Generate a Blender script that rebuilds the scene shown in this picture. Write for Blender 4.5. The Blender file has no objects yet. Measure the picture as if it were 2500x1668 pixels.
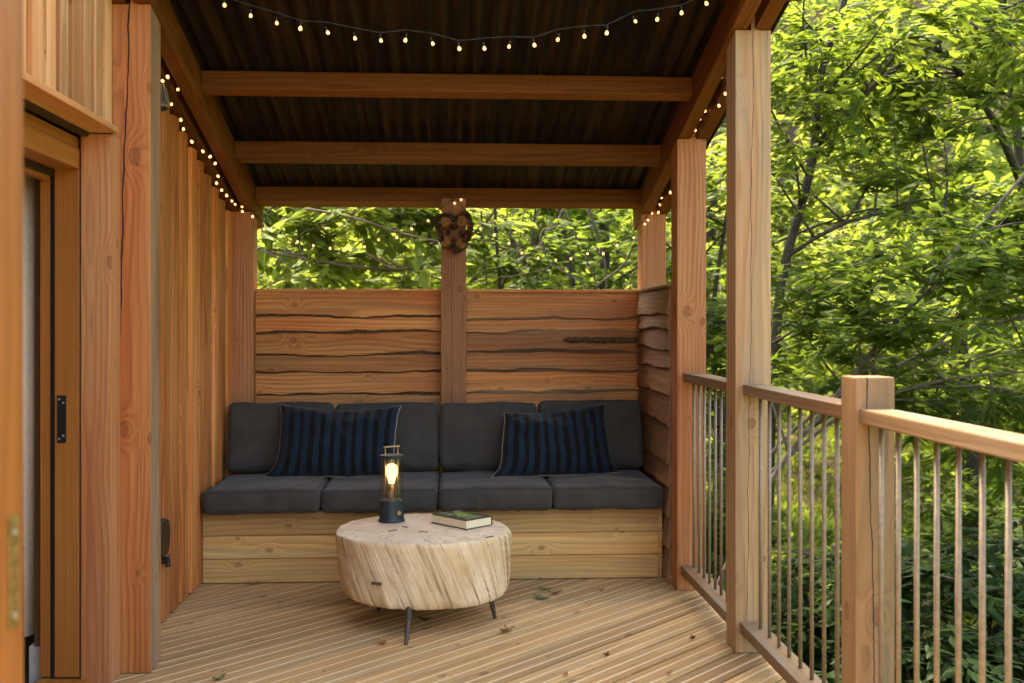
import bpy, bmesh, math, random
import numpy as np
from mathutils import Vector, Matrix, noise

# ---------------------------------------------------------------- camera, world, sun, exposure
SC = bpy.context.scene
COL = SC.collection
cam_d = bpy.data.cameras.new('camera')
cam = bpy.data.objects.new('camera', cam_d); COL.objects.link(cam)
cam.location = (0, 0, 1.35)
cam.rotation_euler = (math.radians(90), 0, math.radians(-3.3))
cam_d.sensor_width = 36.0
cam_d.lens = 2600 / 2500 * 36
cam_d.shift_y = -44 / 2500
cam_d.clip_start = 0.05
cam_d.clip_end = 400
cam_d.dof.use_dof = True
cam_d.dof.focus_distance = 4.8
cam_d.dof.aperture_fstop = 3.6
SC.camera = cam

SUN_EL, SUN_AZ = 60.0, 345.0            # azimuth clockwise from +Y
world = bpy.data.worlds.new('World'); SC.world = world
world.use_nodes = True
wn = world.node_tree
bg = wn.nodes['Background']
sky = wn.nodes.new('ShaderNodeTexSky')
sky.sky_type = 'NISHITA'; sky.sun_disc = False
sky.sun_elevation = math.radians(SUN_EL); sky.sun_rotation = math.radians(SUN_AZ)
sky.air_density = 1.0; sky.dust_density = 4.0; sky.ozone_density = 0.6
wn.links.new(sky.outputs[0], bg.inputs[0]); bg.inputs[1].default_value = 0.15

sd = bpy.data.lights.new('sun', 'SUN'); sun = bpy.data.objects.new('sun', sd); COL.objects.link(sun)
sd.energy = 1.45; sd.angle = math.radians(10.0); sd.color = (1.0, 0.93, 0.80)
el, az = math.radians(SUN_EL), math.radians(SUN_AZ)
sdir = Vector((math.sin(az) * math.cos(el), math.cos(az) * math.cos(el), math.sin(el)))
sun.rotation_euler = sdir.to_track_quat('Z', 'Y').to_euler()
sun.location = (0, 30, 40)

vs = SC.view_settings
SC.display_settings.display_device = 'sRGB'
vs.view_transform = 'Standard'; vs.look = 'None'; vs.gamma = 1.0; vs.use_curve_mapping = False
vs.exposure = 3.0
vs.use_white_balance = True; vs.white_balance_temperature = 8500; vs.white_balance_tint = 10
SC.render.engine = 'CYCLES'
SC.cycles.use_denoising = True
SC.cycles.max_bounces = 9; SC.cycles.diffuse_bounces = 3; SC.cycles.glossy_bounces = 3
SC.cycles.transmission_bounces = 5; SC.cycles.transparent_max_bounces = 12
SC.cycles.sample_clamp_indirect = 6.0
SC.cycles.caustics_reflective = False; SC.cycles.caustics_refractive = False

# ---------------------------------------------------------------- object helpers
WLOC = {}

def tag(o, label=None, cat=None, group=None, kind=None):
    if label: o['label'] = label
    if cat: o['category'] = cat
    if group: o['group'] = group
    if kind: o['kind'] = kind
    return o

def thing(name, label, cat, loc=(0, 0, 0), group=None):
    o = bpy.data.objects.new(name, None); COL.objects.link(o)
    o.location = loc; o.empty_display_size = 0.05
    WLOC[o.name] = Vector(loc)
    return tag(o, label, cat, group)

class MB:
    """collects vertices and faces with wood-grain coordinates (gc) and a tint per vertex"""
    def __init__(s, seed=0):
        s.v = []; s.f = []; s.gc = []; s.t = []; s.mi = []
        s.r = random.Random(seed)
    def add(s, verts, faces, gc=None, tint=0.5, mi=0):
        n = len(s.v)
        s.v += [tuple(p) for p in verts]
        s.gc += [tuple(p) for p in (gc if gc is not None else verts)]
        s.t += list(tint) if hasattr(tint, '__len__') else [tint] * len(verts)
        s.f += [tuple(i + n for i in f) for f in faces]
        s.mi += list(mi) if hasattr(mi, '__len__') else [mi] * len(faces)
    def offs(s):
        a = s.r.uniform(0, 2 * math.pi); d = s.r.uniform(.05, .16)
        return Vector((s.r.uniform(0, 60), d * math.cos(a), d * math.sin(a)))
    def hexa(s, p, axis='X', bev=.003, tint=None, off=None, mi=0, gcf=None):
        """p: 8 corners (x-,y-,z-),(x+,y-,z-),(x+,y+,z-),(x-,y+,z-), then the same at z+"""
        bm = bmesh.new()
        vs_ = [bm.verts.new(q) for q in p]
        for f in ((0, 3, 2, 1), (4, 5, 6, 7), (0, 1, 5, 4), (1, 2, 6, 5), (2, 3, 7, 6), (3, 0, 4, 7)):
            bm.faces.new([vs_[i] for i in f])
        if bev > 0:
            bmesh.ops.bevel(bm, geom=bm.edges[:], offset=bev, segments=2, affect='EDGES', profile=.6)
        s.bm(bm, axis, tint, off, mi, gcf)
    def bm(s, bm, axis='X', tint=None, off=None, mi=0, gcf=None):
        bm.verts.ensure_lookup_table(); bm.verts.index_update()
        off = s.offs() if off is None else Vector(off)
        tint = s.r.random() if tint is None else tint
        vs_ = [v.co.copy() for v in bm.verts]
        c = sum(vs_, Vector()) / max(1, len(vs_))
        gc = []
        for q in vs_:
            if gcf: gc.append(gcf(q)); continue
            d = q - c
            g = {'X': (d.x, d.y, d.z), 'Y': (d.y, d.x, d.z), 'Z': (d.z, d.x, d.y)}[axis]
            gc.append(Vector(g) + off)
        s.add(vs_, [[v.index for v in f.verts] for f in bm.faces], gc, tint, mi)
        bm.free()
    def box(s, lo, hi, axis='X', bev=.003, tint=None, off=None, mi=0):
        x0, y0, z0 = lo; x1, y1, z1 = hi
        s.hexa([(x0, y0, z0), (x1, y0, z0), (x1, y1, z0), (x0, y1, z0), (x0, y0, z1), (x1, y0, z1), (x1, y1, z1), (x0, y1, z1)], axis, bev, tint, off, mi)
    def obox(s, size, M, axis='X', bev=.003, tint=None, off=None, mi=0):
        """box of the given size about the origin, moved by matrix M; grain follows the box"""
        x, y, z = (q / 2 for q in size)
        off = s.offs() if off is None else Vector(off)
        Mi = M.inverted()
        def g(q):
            d = Mi @ q
            return Vector({'X': (d.x, d.y, d.z), 'Y': (d.y, d.x, d.z), 'Z': (d.z, d.x, d.y)}[axis]) + off
        p = [M @ Vector(q) for q in ((-x, -y, -z), (x, -y, -z), (x, y, -z), (-x, y, -z), (-x, -y, z), (x, -y, z), (x, y, z), (-x, y, z))]
        s.hexa(p, axis, bev, tint, off, mi, g)
    def tube(s, pts, rad, sides=8, cap=True, mi=0, tint=.5, closed=False):
        pts = [Vector(p) for p in pts]; n = len(pts)
        rs = list(rad) if hasattr(rad, '__len__') else [rad] * n
        verts = []; gcs = []; faces = []; L = 0
        prev = None
        for i, p in enumerate(pts):
            if closed: d = pts[(i + 1) % n] - pts[i - 1]
            else: d = pts[min(i + 1, n - 1)] - pts[max(i - 1, 0)]
            if d.length < 1e-9: d = Vector((0, 0, 1))
            d.normalize()
            if prev is None:
                u = d.orthogonal().normalized()
            else:
                u = prev - d * prev.dot(d)
                u = u.normalized() if u.length > 1e-6 else d.orthogonal().normalized()
            prev = u; w = d.cross(u)
            if i: L += (p - pts[i - 1]).length
            for k in range(sides):
                a = 2 * math.pi * k / sides
                o = u * math.cos(a) * rs[i] + w * math.sin(a) * rs[i]
                verts.append(p + o); gcs.append((L, rs[i] * math.cos(a), rs[i] * math.sin(a)))
        m = n if closed else n - 1
        for i in range(m):
            j = (i + 1) % n
            for k in range(sides):
                k2 = (k + 1) % sides
                faces.append((i * sides + k, i * sides + k2, j * sides + k2, j * sides + k))
        if cap and not closed:
            faces.append(tuple(range(sides - 1, -1, -1)))
            faces.append(tuple((n - 1) * sides + k for k in range(sides)))
        s.add(verts, faces, gcs, tint, mi)
    def lathe(s, prof, c, sides=32, mi=0, cap=True, tint=.5):
        """prof: list of (radius, z) from the bottom up"""
        c = Vector(c); verts = []; faces = []; n = len(prof)
        for r, z in prof:
            for k in range(sides):
                a = 2 * math.pi * k / sides
                verts.append(c + Vector((r * math.cos(a), r * math.sin(a), z)))
        for i in range(n - 1):
            for k in range(sides):
                k2 = (k + 1) % sides
                faces.append((i * sides + k, i * sides + k2, (i + 1) * sides + k2, (i + 1) * sides + k))
        if cap:
            faces.append(tuple(range(sides - 1, -1, -1)))
            faces.append(tuple((n - 1) * sides + k for k in range(sides)))
        s.add(verts, faces, None, tint, mi)
    def build(s, name, mats, parent=None, smooth=False, label=None):
        me = bpy.data.meshes.new(name)
        loc = WLOC[parent.name] if parent else Vector((0, 0, 0))
        me.from_pydata([(x - loc.x, y - loc.y, z - loc.z) for x, y, z in s.v], [], s.f)
        mats = mats if isinstance(mats, (list, tuple)) else [mats]
        for m in mats: me.materials.append(m)
        a = me.attributes.new('gc', 'FLOAT_VECTOR', 'POINT'); a.data.foreach_set('vector', np.array(s.gc, dtype=np.float32).ravel())
        a = me.attributes.new('tint', 'FLOAT', 'POINT'); a.data.foreach_set('value', np.array(s.t, dtype=np.float32))
        if any(s.mi): me.polygons.foreach_set('material_index', s.mi)
        if smooth: me.polygons.foreach_set('use_smooth', [True] * len(me.polygons))
        me.update()
        o = bpy.data.objects.new(name, me); COL.objects.link(o)
        WLOC[o.name] = loc
        if parent: o.parent = parent
        if label: o['label'] = label
        return o

def smooth_by_angle(o, deg=40):
    me = o.data
    me.polygons.foreach_set('use_smooth', [True] * len(me.polygons))
    bm = bmesh.new(); bm.from_mesh(me)
    for e in bm.edges:
        if len(e.link_faces) == 2 and e.calc_face_angle(0) > math.radians(deg): e.smooth = False
    bm.to_mesh(me); bm.free()

def fbm(p, sc=1.0, seed=0):
    return noise.fractal(Vector(p) * sc + Vector((seed * 7.3, seed * 3.1, seed * 1.7)), 1.0, 2.0, 4)

# ---------------------------------------------------------------- node helpers
class NT:
    def __init__(s, name):
        s.m = bpy.data.materials.new(name); s.m.use_nodes = True
        s.t = s.m.node_tree; s.t.nodes.clear()
        s.out = s.t.nodes.new('ShaderNodeOutputMaterial')
    def put(s, sock, v):
        if isinstance(v, bpy.types.NodeSocket): s.t.links.new(v, sock)
        elif v is not None:
            if isinstance(v, (tuple, list)) and len(v) == 3 and sock.type == 'RGBA': v = (*v, 1)
            sock.default_value = v
    def n(s, typ, **kw):
        nd = s.t.nodes.new(typ)
        for k, v in kw.items(): setattr(nd, k, v)
        return nd
    def math(s, op, a, b=None, c=None, clamp=False):
        nd = s.n('ShaderNodeMath', operation=op, use_clamp=clamp)
        s.put(nd.inputs[0], a); s.put(nd.inputs[1], b); s.put(nd.inputs[2], c)
        return nd.outputs[0]
    def vmath(s, op, a, b=None):
        nd = s.n('ShaderNodeVectorMath', operation=op)
        s.put(nd.inputs[0], a); s.put(nd.inputs[1], b)
        return nd.outputs[1] if op in ('LENGTH', 'DISTANCE', 'DOT_PRODUCT') else nd.outputs[0]
    def mix(s, f, a, b, blend='MIX'):
        nd = s.n('ShaderNodeMix', data_type='RGBA', blend_type=blend)
        s.put(nd.inputs[0], f); s.put(nd.inputs[6], a); s.put(nd.inputs[7], b)
        return nd.outputs[2]
    def noise(s, vec, scale=1.0, detail=2.0, rough=.5):
        nd = s.n('ShaderNodeTexNoise')
        s.put(nd.inputs['Vector'], vec); nd.inputs['Scale'].default_value = scale
        nd.inputs['Detail'].default_value = detail; nd.inputs['Roughness'].default_value = rough
        return nd.outputs[0]
    def mr(s, v, a, b, c=0.0, d=1.0, smooth=True):
        nd = s.n('ShaderNodeMapRange', interpolation_type='SMOOTHSTEP' if smooth else 'LINEAR')
        s.put(nd.inputs[0], v)
        for i, q in enumerate((a, b, c, d)): s.put(nd.inputs[1 + i], q)
        return nd.outputs[0]
    def attr(s, name, vec=False):
        nd = s.n('ShaderNodeAttribute', attribute_name=name)
        return nd.outputs['Vector'] if vec else nd.outputs['Fac']
    def xyz(s, v):
        nd = s.n('ShaderNodeSeparateXYZ'); s.put(nd.inputs[0], v); return nd.outputs
    def comb(s, x=0.0, y=0.0, z=0.0):
        nd = s.n('ShaderNodeCombineXYZ')
        for i, q in enumerate((x, y, z)): s.put(nd.inputs[i], q)
        return nd.outputs[0]
    def bump(s, h, strength=.3, dist=.002):
        nd = s.n('ShaderNodeBump'); nd.inputs['Strength'].default_value = strength
        nd.inputs['Distance'].default_value = dist; s.put(nd.inputs['Height'], h)
        return nd.outputs[0]
    def bsdf(s, col, rough=.6, normal=None, metal=0.0, spec=.4, **kw):
        nd = s.n('ShaderNodeBsdfPrincipled')
        s.put(nd.inputs['Base Color'], col); s.put(nd.inputs['Roughness'], rough)
        nd.inputs['Metallic'].default_value = metal; nd.inputs['Specular IOR Level'].default_value = spec
        if normal is not None: s.put(nd.inputs['Normal'], normal)
        for k, v in kw.items(): s.put(nd.inputs[k], v)
        return nd.outputs[0]
    def done(s, surf):
        s.t.links.new(surf, s.out.inputs[0]); return s.m
    def pos(s):
        return s.n('ShaderNodeNewGeometry').outputs['Position']

def wood(name, base, dark, red, ring=95.0, amt=.5, knots=.5, rough=.62, var=.3, fibre=.35, cracks=(), knotcol=(.17, .05, .018),
         bump=.35, grey=None, greyamt=0.0, kr=.009, warp=.03, spec=.3, stain=0.0, staincol=(.05, .03, .015), speck=0.0, checks=.75):
    q = NT(name)
    P = q.attr('gc', True); tint = q.attr('tint')
    x, y, z = q.xyz(P)
    w1 = q.math('MULTIPLY', q.math('SUBTRACT', q.noise(q.vmath('MULTIPLY', P, (1.1, 8, 8)), 1, 2), .5), warp)
    w2 = q.math('MULTIPLY', q.math('SUBTRACT', q.noise(q.vmath('MULTIPLY', q.vmath('ADD', P, (9, 3, 5)), (1.1, 8, 8)), 1, 2), .5), warp)
    # knots run through the board: two-dimensional cells along it
    sx, sy = 2.0, 8.0
    kv = q.comb(q.math('MULTIPLY', x, sx), q.math('MULTIPLY', q.math('ADD', y, z), sy), 0.0)
    vo = q.n('ShaderNodeTexVoronoi', voronoi_dimensions='2D', feature='F1')
    q.put(vo.inputs['Vector'], kv); vo.inputs['Scale'].default_value = 1.0
    dv = q.vmath('MULTIPLY', q.vmath('SUBTRACT', kv, vo.outputs['Position']), (1 / sx * .62, 1 / sy, 0))
    kd = q.vmath('LENGTH', dv)
    cr = q.n('ShaderNodeSeparateColor'); q.put(cr.inputs[0], vo.outputs['Color'])
    pres = q.math('LESS_THAN', cr.outputs[0], knots)
    rad = q.math('ADD', q.math('MULTIPLY', cr.outputs[1], kr), kr * .45)
    wob = q.math('MULTIPLY', q.math('SUBTRACT', q.noise(P, 70, 3), .5), .9)
    ke = q.math('ADD', q.math('DIVIDE', kd, rad), wob)
    kmask = q.math('MULTIPLY', q.mr(ke, .6, 1.15, 1.0, 0.0), pres)
    krings = q.mr(q.math('SINE', q.math('MULTIPLY', ke, 17.0)), -.2, .9)
    kring = q.math('MULTIPLY', q.math('MULTIPLY', q.mr(ke, .7, 1.0), q.mr(ke, 1.0, 1.45, 1, 0)), pres)
    swirl = q.math('MULTIPLY', q.math('POWER', 2.718, q.math('MULTIPLY', q.math('MULTIPLY', ke, ke), -.16)), pres)
    yy = q.math('ADD', y, w1); zz = q.math('ADD', z, w2)
    rd = q.math('SQRT', q.math('ADD', q.math('MULTIPLY', yy, yy), q.math('MULTIPLY', zz, zz)))
    rc = q.math('ADD', q.math('MULTIPLY', rd, ring), q.math('MULTIPLY', q.noise(q.vmath('MULTIPLY', P, (.8, 3, 3)), 1, 2), 5.0))
    rc = q.math('ADD', rc, q.math('MULTIPLY', swirl, 3.2))
    fr = q.math('FRACT', rc)
    late = q.math('MULTIPLY', q.mr(fr, .25, .88), q.mr(fr, .9, 1.0, 1, 0))
    late = q.math('MULTIPLY', late, q.mr(q.noise(q.vmath('MULTIPLY', P, (.9, 10, 10)), 1, 1), .25, .7, .35, 1.0))
    fib = q.noise(q.vmath('MULTIPLY', P, (5, 170, 170)), 1, 2, .6)
    patch = q.noise(q.vmath('MULTIPLY', P, (.8, 9, 9)), 1, 3)
    streak = q.noise(q.vmath('MULTIPLY', q.vmath('ADD', P, (5, 1, 2)), (.45, 38, 38)), 1, 3, .6)
    c = q.mix(q.mr(patch, .35, .68), base, red)
    c = q.mix(q.mr(streak, .5, .75, 0, .55), c, dark)
    c = q.mix(q.mr(streak, .28, .48, .3, 0), c, tuple(min(1, v * 1.35) for v in base))
    c = q.mix(q.math('MULTIPLY', late, amt), c, dark)
    if grey:
        gm = q.mr(q.noise(q.vmath('MULTIPLY', q.vmath('ADD', P, (3, 8, 1)), (1.2, 14, 14)), 1, 4, .6), .42, .68, 0, greyamt)
        c = q.mix(gm, c, grey)
    if stain:
        sm = q.mr(q.noise(q.vmath('MULTIPLY', q.vmath('ADD', P, (1, 2, 7)), (3, 26, 26)), 1, 4, .62), .6, .78, 0, stain)
        c = q.mix(sm, c, staincol)
    if speck:
        s1 = q.noise(q.vmath('MULTIPLY', q.vmath('ADD', P, (6, 4, 9)), (22, 75, 75)), 1, 3, .6)
        c = q.mix(q.mr(s1, .67, .74, 0, speck), c, tuple(v * .3 for v in dark))
    k = q.math('ADD', 1 - fibre / 2, q.math('MULTIPLY', fib, fibre))
    k = q.math('MULTIPLY', k, q.math('ADD', 1 - var / 2, q.math('MULTIPLY', tint, var)))
    kc = q.n('ShaderNodeCombineXYZ')
    for i in range(3): q.put(kc.inputs[i], k)
    c = q.mix(1.0, c, kc.outputs[0], 'MULTIPLY')
    c = q.mix(q.math('MULTIPLY', kmask, q.math('ADD', .42, q.math('MULTIPLY', krings, .14))), c, knotcol)
    c = q.mix(q.math('MULTIPLY', kring, .5), c, tuple(v * .4 for v in knotcol))
    h = q.math('ADD', q.math('MULTIPLY', late, -.5), q.math('MULTIPLY', fib, .7))
    cn = q.noise(q.vmath('MULTIPLY', q.vmath('ADD', P, (8, 2, 3)), (1.4, 75, 75)), 1, 2, .55)
    cmk = q.mr(cn, .70, .76, 0, checks)
    c = q.mix(cmk, c, tuple(v * .22 for v in dark)); h = q.math('SUBTRACT', h, cmk)
    for (cy, wid, x0, x1, lean) in cracks:
        wv = q.math('MULTIPLY', q.math('SUBTRACT', q.noise(q.comb(q.math('MULTIPLY', x, 2.2), cy, 0.0), 1, 4, .65), .5), .045)
        d = q.math('ABSOLUTE', q.math('SUBTRACT', q.math('ADD', y, q.math('ADD', wv, q.math('MULTIPLY', x, lean))), cy))
        wvar = q.math('MULTIPLY', q.noise(q.comb(q.math('MULTIPLY', x, 5.0), cy, 3.0), 1, 2), 2 * wid)
        env = q.math('MULTIPLY', q.mr(x, x0, x0 + .25), q.mr(x, x1 - .25, x1, 1, 0))
        d = q.math('DIVIDE', d, q.math('MAXIMUM', q.math('MULTIPLY', wvar, env), 1e-5))
        cm = q.mr(d, .7, 1.3, 1, 0)
        c = q.mix(cm, c, (.012, .006, .004)); h = q.math('SUBTRACT', h, q.math('MULTIPLY', cm, 2.0))
    return q.done(q.bsdf(c, rough, q.bump(h, bump, .002), spec=spec))

def plain(name, col, rough=.5, metal=0.0, var=.15, scale=30, bump=0.0, spec=.4):
    q = NT(name)
    nz = q.noise(q.pos(), scale, 3, .6)
    c = q.mix(q.mr(nz, .3, .7), tuple(v * (1 - var) for v in col), tuple(min(1, v * (1 + var)) for v in col))
    return q.done(q.bsdf(c, q.math('ADD', rough - .08, q.math('MULTIPLY', nz, .16)), q.bump(nz, bump, .002) if bump else None, metal, spec))

M = {}
M['larch'] = wood('larch_cladding', (.70, .30, .10), (.33, .098, .027), (.58, .19, .052), amt=.7, knots=.4, var=.65, ring=70, speck=.6)
M['larch_pale'] = wood('larch_cladding_pale', (.58, .36, .18), (.36, .15, .055), (.50, .235, .095), amt=.65, knots=.5, var=.6, ring=70, speck=.7)
M['post'] = wood('larch_post', (.47, .22, .10), (.28, .09, .032), (.41, .148, .056), amt=.7, knots=.5, kr=.0105, var=.22, ring=62)
M['post_brown'] = wood('brown_post', (.38, .175, .08), (.18, .065, .027), (.27, .105, .045), amt=.65, knots=.7, kr=.0105, var=.2, ring=60)
M['pillar'] = wood('larch_pillar', (.47, .19, .066), (.26, .078, .022), (.40, .12, .036), amt=.7, knots=.65, kr=.013, var=.1, ring=58,
                   cracks=((.056, .0028, -.95, 1.6, -.03),))
M['pillar_grey'] = wood('weathered_pillar_side', (.36, .205, .11), (.15, .075, .036), (.27, .14, .066), amt=.7, knots=.6, kr=.012, var=.1, ring=80, grey=(.27, .20, .145), greyamt=.7, stain=.6)
M['post_pale'] = wood('post_pale', (.45, .30, .165), (.29, .145, .065), (.41, .23, .115), amt=.65, knots=.55, kr=.0115, var=.1, ring=62,
                      grey=(.31, .245, .155), greyamt=.6, cracks=((.08, .0010, -1.2, 1.5, -.01),))
M['newel'] = wood('newel_wood', (.33, .205, .108), (.17, .09, .042), (.285, .16, .078), amt=.7, knots=.65, kr=.013, var=.1, ring=62,
                  grey=(.22, .165, .10), greyamt=.6, cracks=((.004, .0017, -1.0, 1.0, .022),))
M['beam'] = wood('larch_beam', (.20, .072, .014), (.09, .027, .005), (.16, .05, .009), amt=.65, knots=.6, kr=.012, var=.25, ring=60, stain=.45)
M['rail'] = wood('handrail_wood', (.26, .18, .105), (.145, .082, .04), (.23, .13, .065), amt=.7, knots=.4, var=.15, ring=65, rough=.75, spec=.15, grey=(.23, .20, .15), greyamt=.75)
M['oak'] = wood('oak_joinery', (.39, .155, .038), (.22, .075, .015), (.34, .12, .026), amt=.55, knots=.3, kr=.014, var=.15, ring=90, rough=.42, spec=.45, knotcol=(.04, .016, .006), bump=.15)
M['oak_door'] = wood('oak_door', (.27, .105, .026), (.15, .05, .011), (.23, .082, .018), amt=.5, knots=.2, kr=.014, var=.1, ring=60, rough=.5, bump=.1)
M['plank'] = wood('waney_plank', (.60, .265, .085), (.28, .085, .022), (.50, .168, .046), amt=.7, knots=.6, kr=.010, var=.5, ring=48, speck=.7, grey=(.24, .135, .065), greyamt=.5, stain=.3)
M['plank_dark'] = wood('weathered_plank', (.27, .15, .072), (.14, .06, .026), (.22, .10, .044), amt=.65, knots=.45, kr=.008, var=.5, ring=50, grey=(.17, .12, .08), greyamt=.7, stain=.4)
M['pine'] = wood('bench_pine', (.62, .40, .16), (.38, .19, .06), (.56, .30, .105), amt=.65, knots=.75, kr=.009, var=.45, ring=42, speck=.5, grey=(.34, .25, .125), greyamt=.5, knotcol=(.14, .06, .022), stain=.25)
M['deck'] = wood('deck_board', (.52, .325, .15), (.27, .14, .052), (.46, .255, .105), amt=.65, knots=.65, kr=.009, var=.5, ring=55,
                 grey=(.27, .205, .105), greyamt=.5, knotcol=(.085, .052, .026), stain=.45, staincol=(.13, .095, .055), rough=.7, speck=.8)
M['grip'] = plain('grip_strip', (.68, .52, .32), .85, var=.2, scale=500, bump=.4)
M['bark'] = plain('bark_edge', (.10, .055, .028), .9, var=.6, scale=70, bump=.8)
M['bark_pale'] = wood('bark_edge_pale', (.36, .25, .15), (.16, .09, .05), (.25, .15, .08), amt=.7, knots=.1, var=.6, ring=150, grey=(.10, .06, .035), greyamt=.9, stain=.7, bump=.8)
M['steel'] = plain('bronzed_steel', (.27, .22, .165), .6, .5, .15, 60)
M['iron'] = plain('dark_iron', (.075, .058, .045), .6, .3, .4, 60, .3)
M['brass'] = plain('brass', (.68, .45, .17), .3, 1.0, .15, 80)
M['dull_brass'] = plain('dull_brass', (.26, .18, .07), .5, .8, .3, 80)
M['black'] = plain('black_plastic', (.012, .012, .012), .4, 0, .2, 60)
M['green_plastic'] = plain('dark_green_plastic', (.016, .020, .014), .7, 0, .2, 60)
M['lantern'] = plain('slate_blue_enamel', (.022, .036, .045), .38, .2, .12, 90)
M['white'] = plain('white_paint', (.72, .70, .66), .6, 0, .05, 20)
M['linen'] = plain('linen_curtain', (.85, .79, .70), .9, 0, .08, 60)
M['dark_wall'] = plain('interior_wall', (.10, .085, .07), .9, 0, .2, 6)
M['galv'] = plain('galvanised_metal', (.35, .36, .34), .5, .6, .3, 90)
M['page'] = plain('book_page', (.78, .66, .46), .9, 0, .08, 200)
M['cover'] = plain('book_cover', (.018, .015, .014), .35, 0, .2, 60)
M['cover_green'] = plain('book_print_green', (.16, .30, .05), .4, 0, .5, 160)
M['cover_white'] = plain('book_print_white', (.62, .62, .60), .4, 0, .3, 300)
M['inlay'] = plain('dark_inlay', (.10, .06, .035), .7, 0, .3, 90)
M['berry'] = plain('red_berry', (.42, .012, .03), .3, 0, .2, 90)
M['twig'] = plain('wreath_twig', (.07, .038, .02), .85, 0, .5, 120, .6)
M['cone'] = plain('pine_cone', (.115, .058, .028), .8, 0, .6, 140, .6)
M['slice'] = plain('dried_slice', (.24, .10, .03), .8, 0, .4, 120, .4)
M['moss'] = plain('wreath_moss', (.03, .045, .015), .9, 0, .4, 120, .6)
M['twine'] = plain('twine', (.35, .24, .14), .9)

def emit(name, col, strength):
    q = NT(name); e = q.n('ShaderNodeEmission'); q.put(e.inputs[0], col); e.inputs[1].default_value = strength
    return q.done(e.outputs[0])
M['fairy'] = emit('fairy_bulb_glow', (1.0, .55, .25), .42)
M['lamp'] = emit('lamp_bulb_glow', (1.0, .66, .30), .5)

def glass_mat():
    q = NT('smoked_glass')
    tr = q.n('ShaderNodeBsdfTransparent'); tr.inputs[0].default_value = (.985, .96, .93, 1)
    gl = q.n('ShaderNodeBsdfGlossy'); gl.inputs['Roughness'].default_value = .02
    lw = q.n('ShaderNodeLayerWeight'); lw.inputs[0].default_value = .5
    fz = q.math('ADD', q.math('MULTIPLY', q.math('POWER', lw.outputs['Facing'], 4.0), .4), .025)
    mx = q.n('ShaderNodeMixShader'); q.put(mx.inputs[0], fz)
    q.t.links.new(tr.outputs[0], mx.inputs[1]); q.t.links.new(gl.outputs[0], mx.inputs[2])
    return q.done(mx.outputs[0])
M['glass'] = glass_mat()

def roof_mat():
    q = NT('corrugated_underside')
    P = q.pos()
    n1 = q.noise(q.vmath('MULTIPLY', P, (30, 1.2, 1.2)), 1, 4, .65)
    n2 = q.noise(P, 45, 4, .6)
    c = q.mix(q.mr(n1, .4, .7), (.0045, .004, .0042), (.038, .018, .009))
    c = q.mix(q.mr(n2, .55, .75, 0, .3), c, (.03, .02, .013))
    return q.done(q.bsdf(c, q.mr(n2, .3, .7, .6, .8), q.bump(n2, .2, .002), .0, .2))
M['roof'] = roof_mat()

def fabric(name, col, stripes=None):
    q = NT(name)
    P = q.attr('gc', True); x, y, z = q.xyz(P)
    wv = q.math('ADD', q.math('MULTIPLY', q.math('SINE', q.math('MULTIPLY', x, 2600)), .5), q.math('MULTIPLY', q.math('SINE', q.math('MULTIPLY', y, 2600)), .5))
    nz = q.noise(P, 9, 4, .6); fz = q.noise(P, 260, 2, .6)
    c = q.mix(q.mr(nz, .3, .7), tuple(v * .86 for v in col), tuple(v * 1.14 for v in col))
    if stripes:
        xw = q.math('ADD', x, q.math('MULTIPLY', q.math('SUBTRACT', q.noise(P, 5, 2), .5), .012))
        ph = q.math('MULTIPLY', xw, 1 / stripes[0])
        tri = q.math('ABSOLUTE', q.math('SUBTRACT', q.math('FRACT', ph), .5))
        wid = q.math('ADD', .235, q.math('MULTIPLY', q.math('SINE', q.math('MULTIPLY', q.math('FLOOR', ph), 2.4)), .035))
        e = q.math('SUBTRACT', tri, wid)
        sm = q.mr(e, -.03, .03)
        sm = q.math('MULTIPLY', sm, q.mr(q.noise(q.vmath('MULTIPLY', P, (60, 9, 9)), 1, 3), .25, .65, .55, 1))
        c = q.mix(sm, c, stripes[1])
    c = q.mix(q.math('MULTIPLY', fz, .35), c, tuple(v * .4 for v in col))
    ln = q.noise(P, 130, 1)
    c = q.mix(q.mr(ln, .79, .83, 0, .35), c, tuple(min(1, v * 4 + .05) for v in col))
    h = q.math('ADD', wv, q.math('MULTIPLY', fz, 1.2))
    return q.done(q.bsdf(c, .92, q.bump(h, .25, .0008), spec=.15, **{'Sheen Weight': .12, 'Sheen Roughness': .5}))
M['cushion'] = fabric('charcoal_canvas', (.063, .057, .051))
M['piping'] = fabric('charcoal_piping', (.045, .041, .038))
M['stripe'] = fabric('indigo_stripe_wool', (.006, .006, .0075), (.061, (.011, .028, .051)))
M['cream'] = fabric('cream_linen_trim', (.42, .34, .24))

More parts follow.
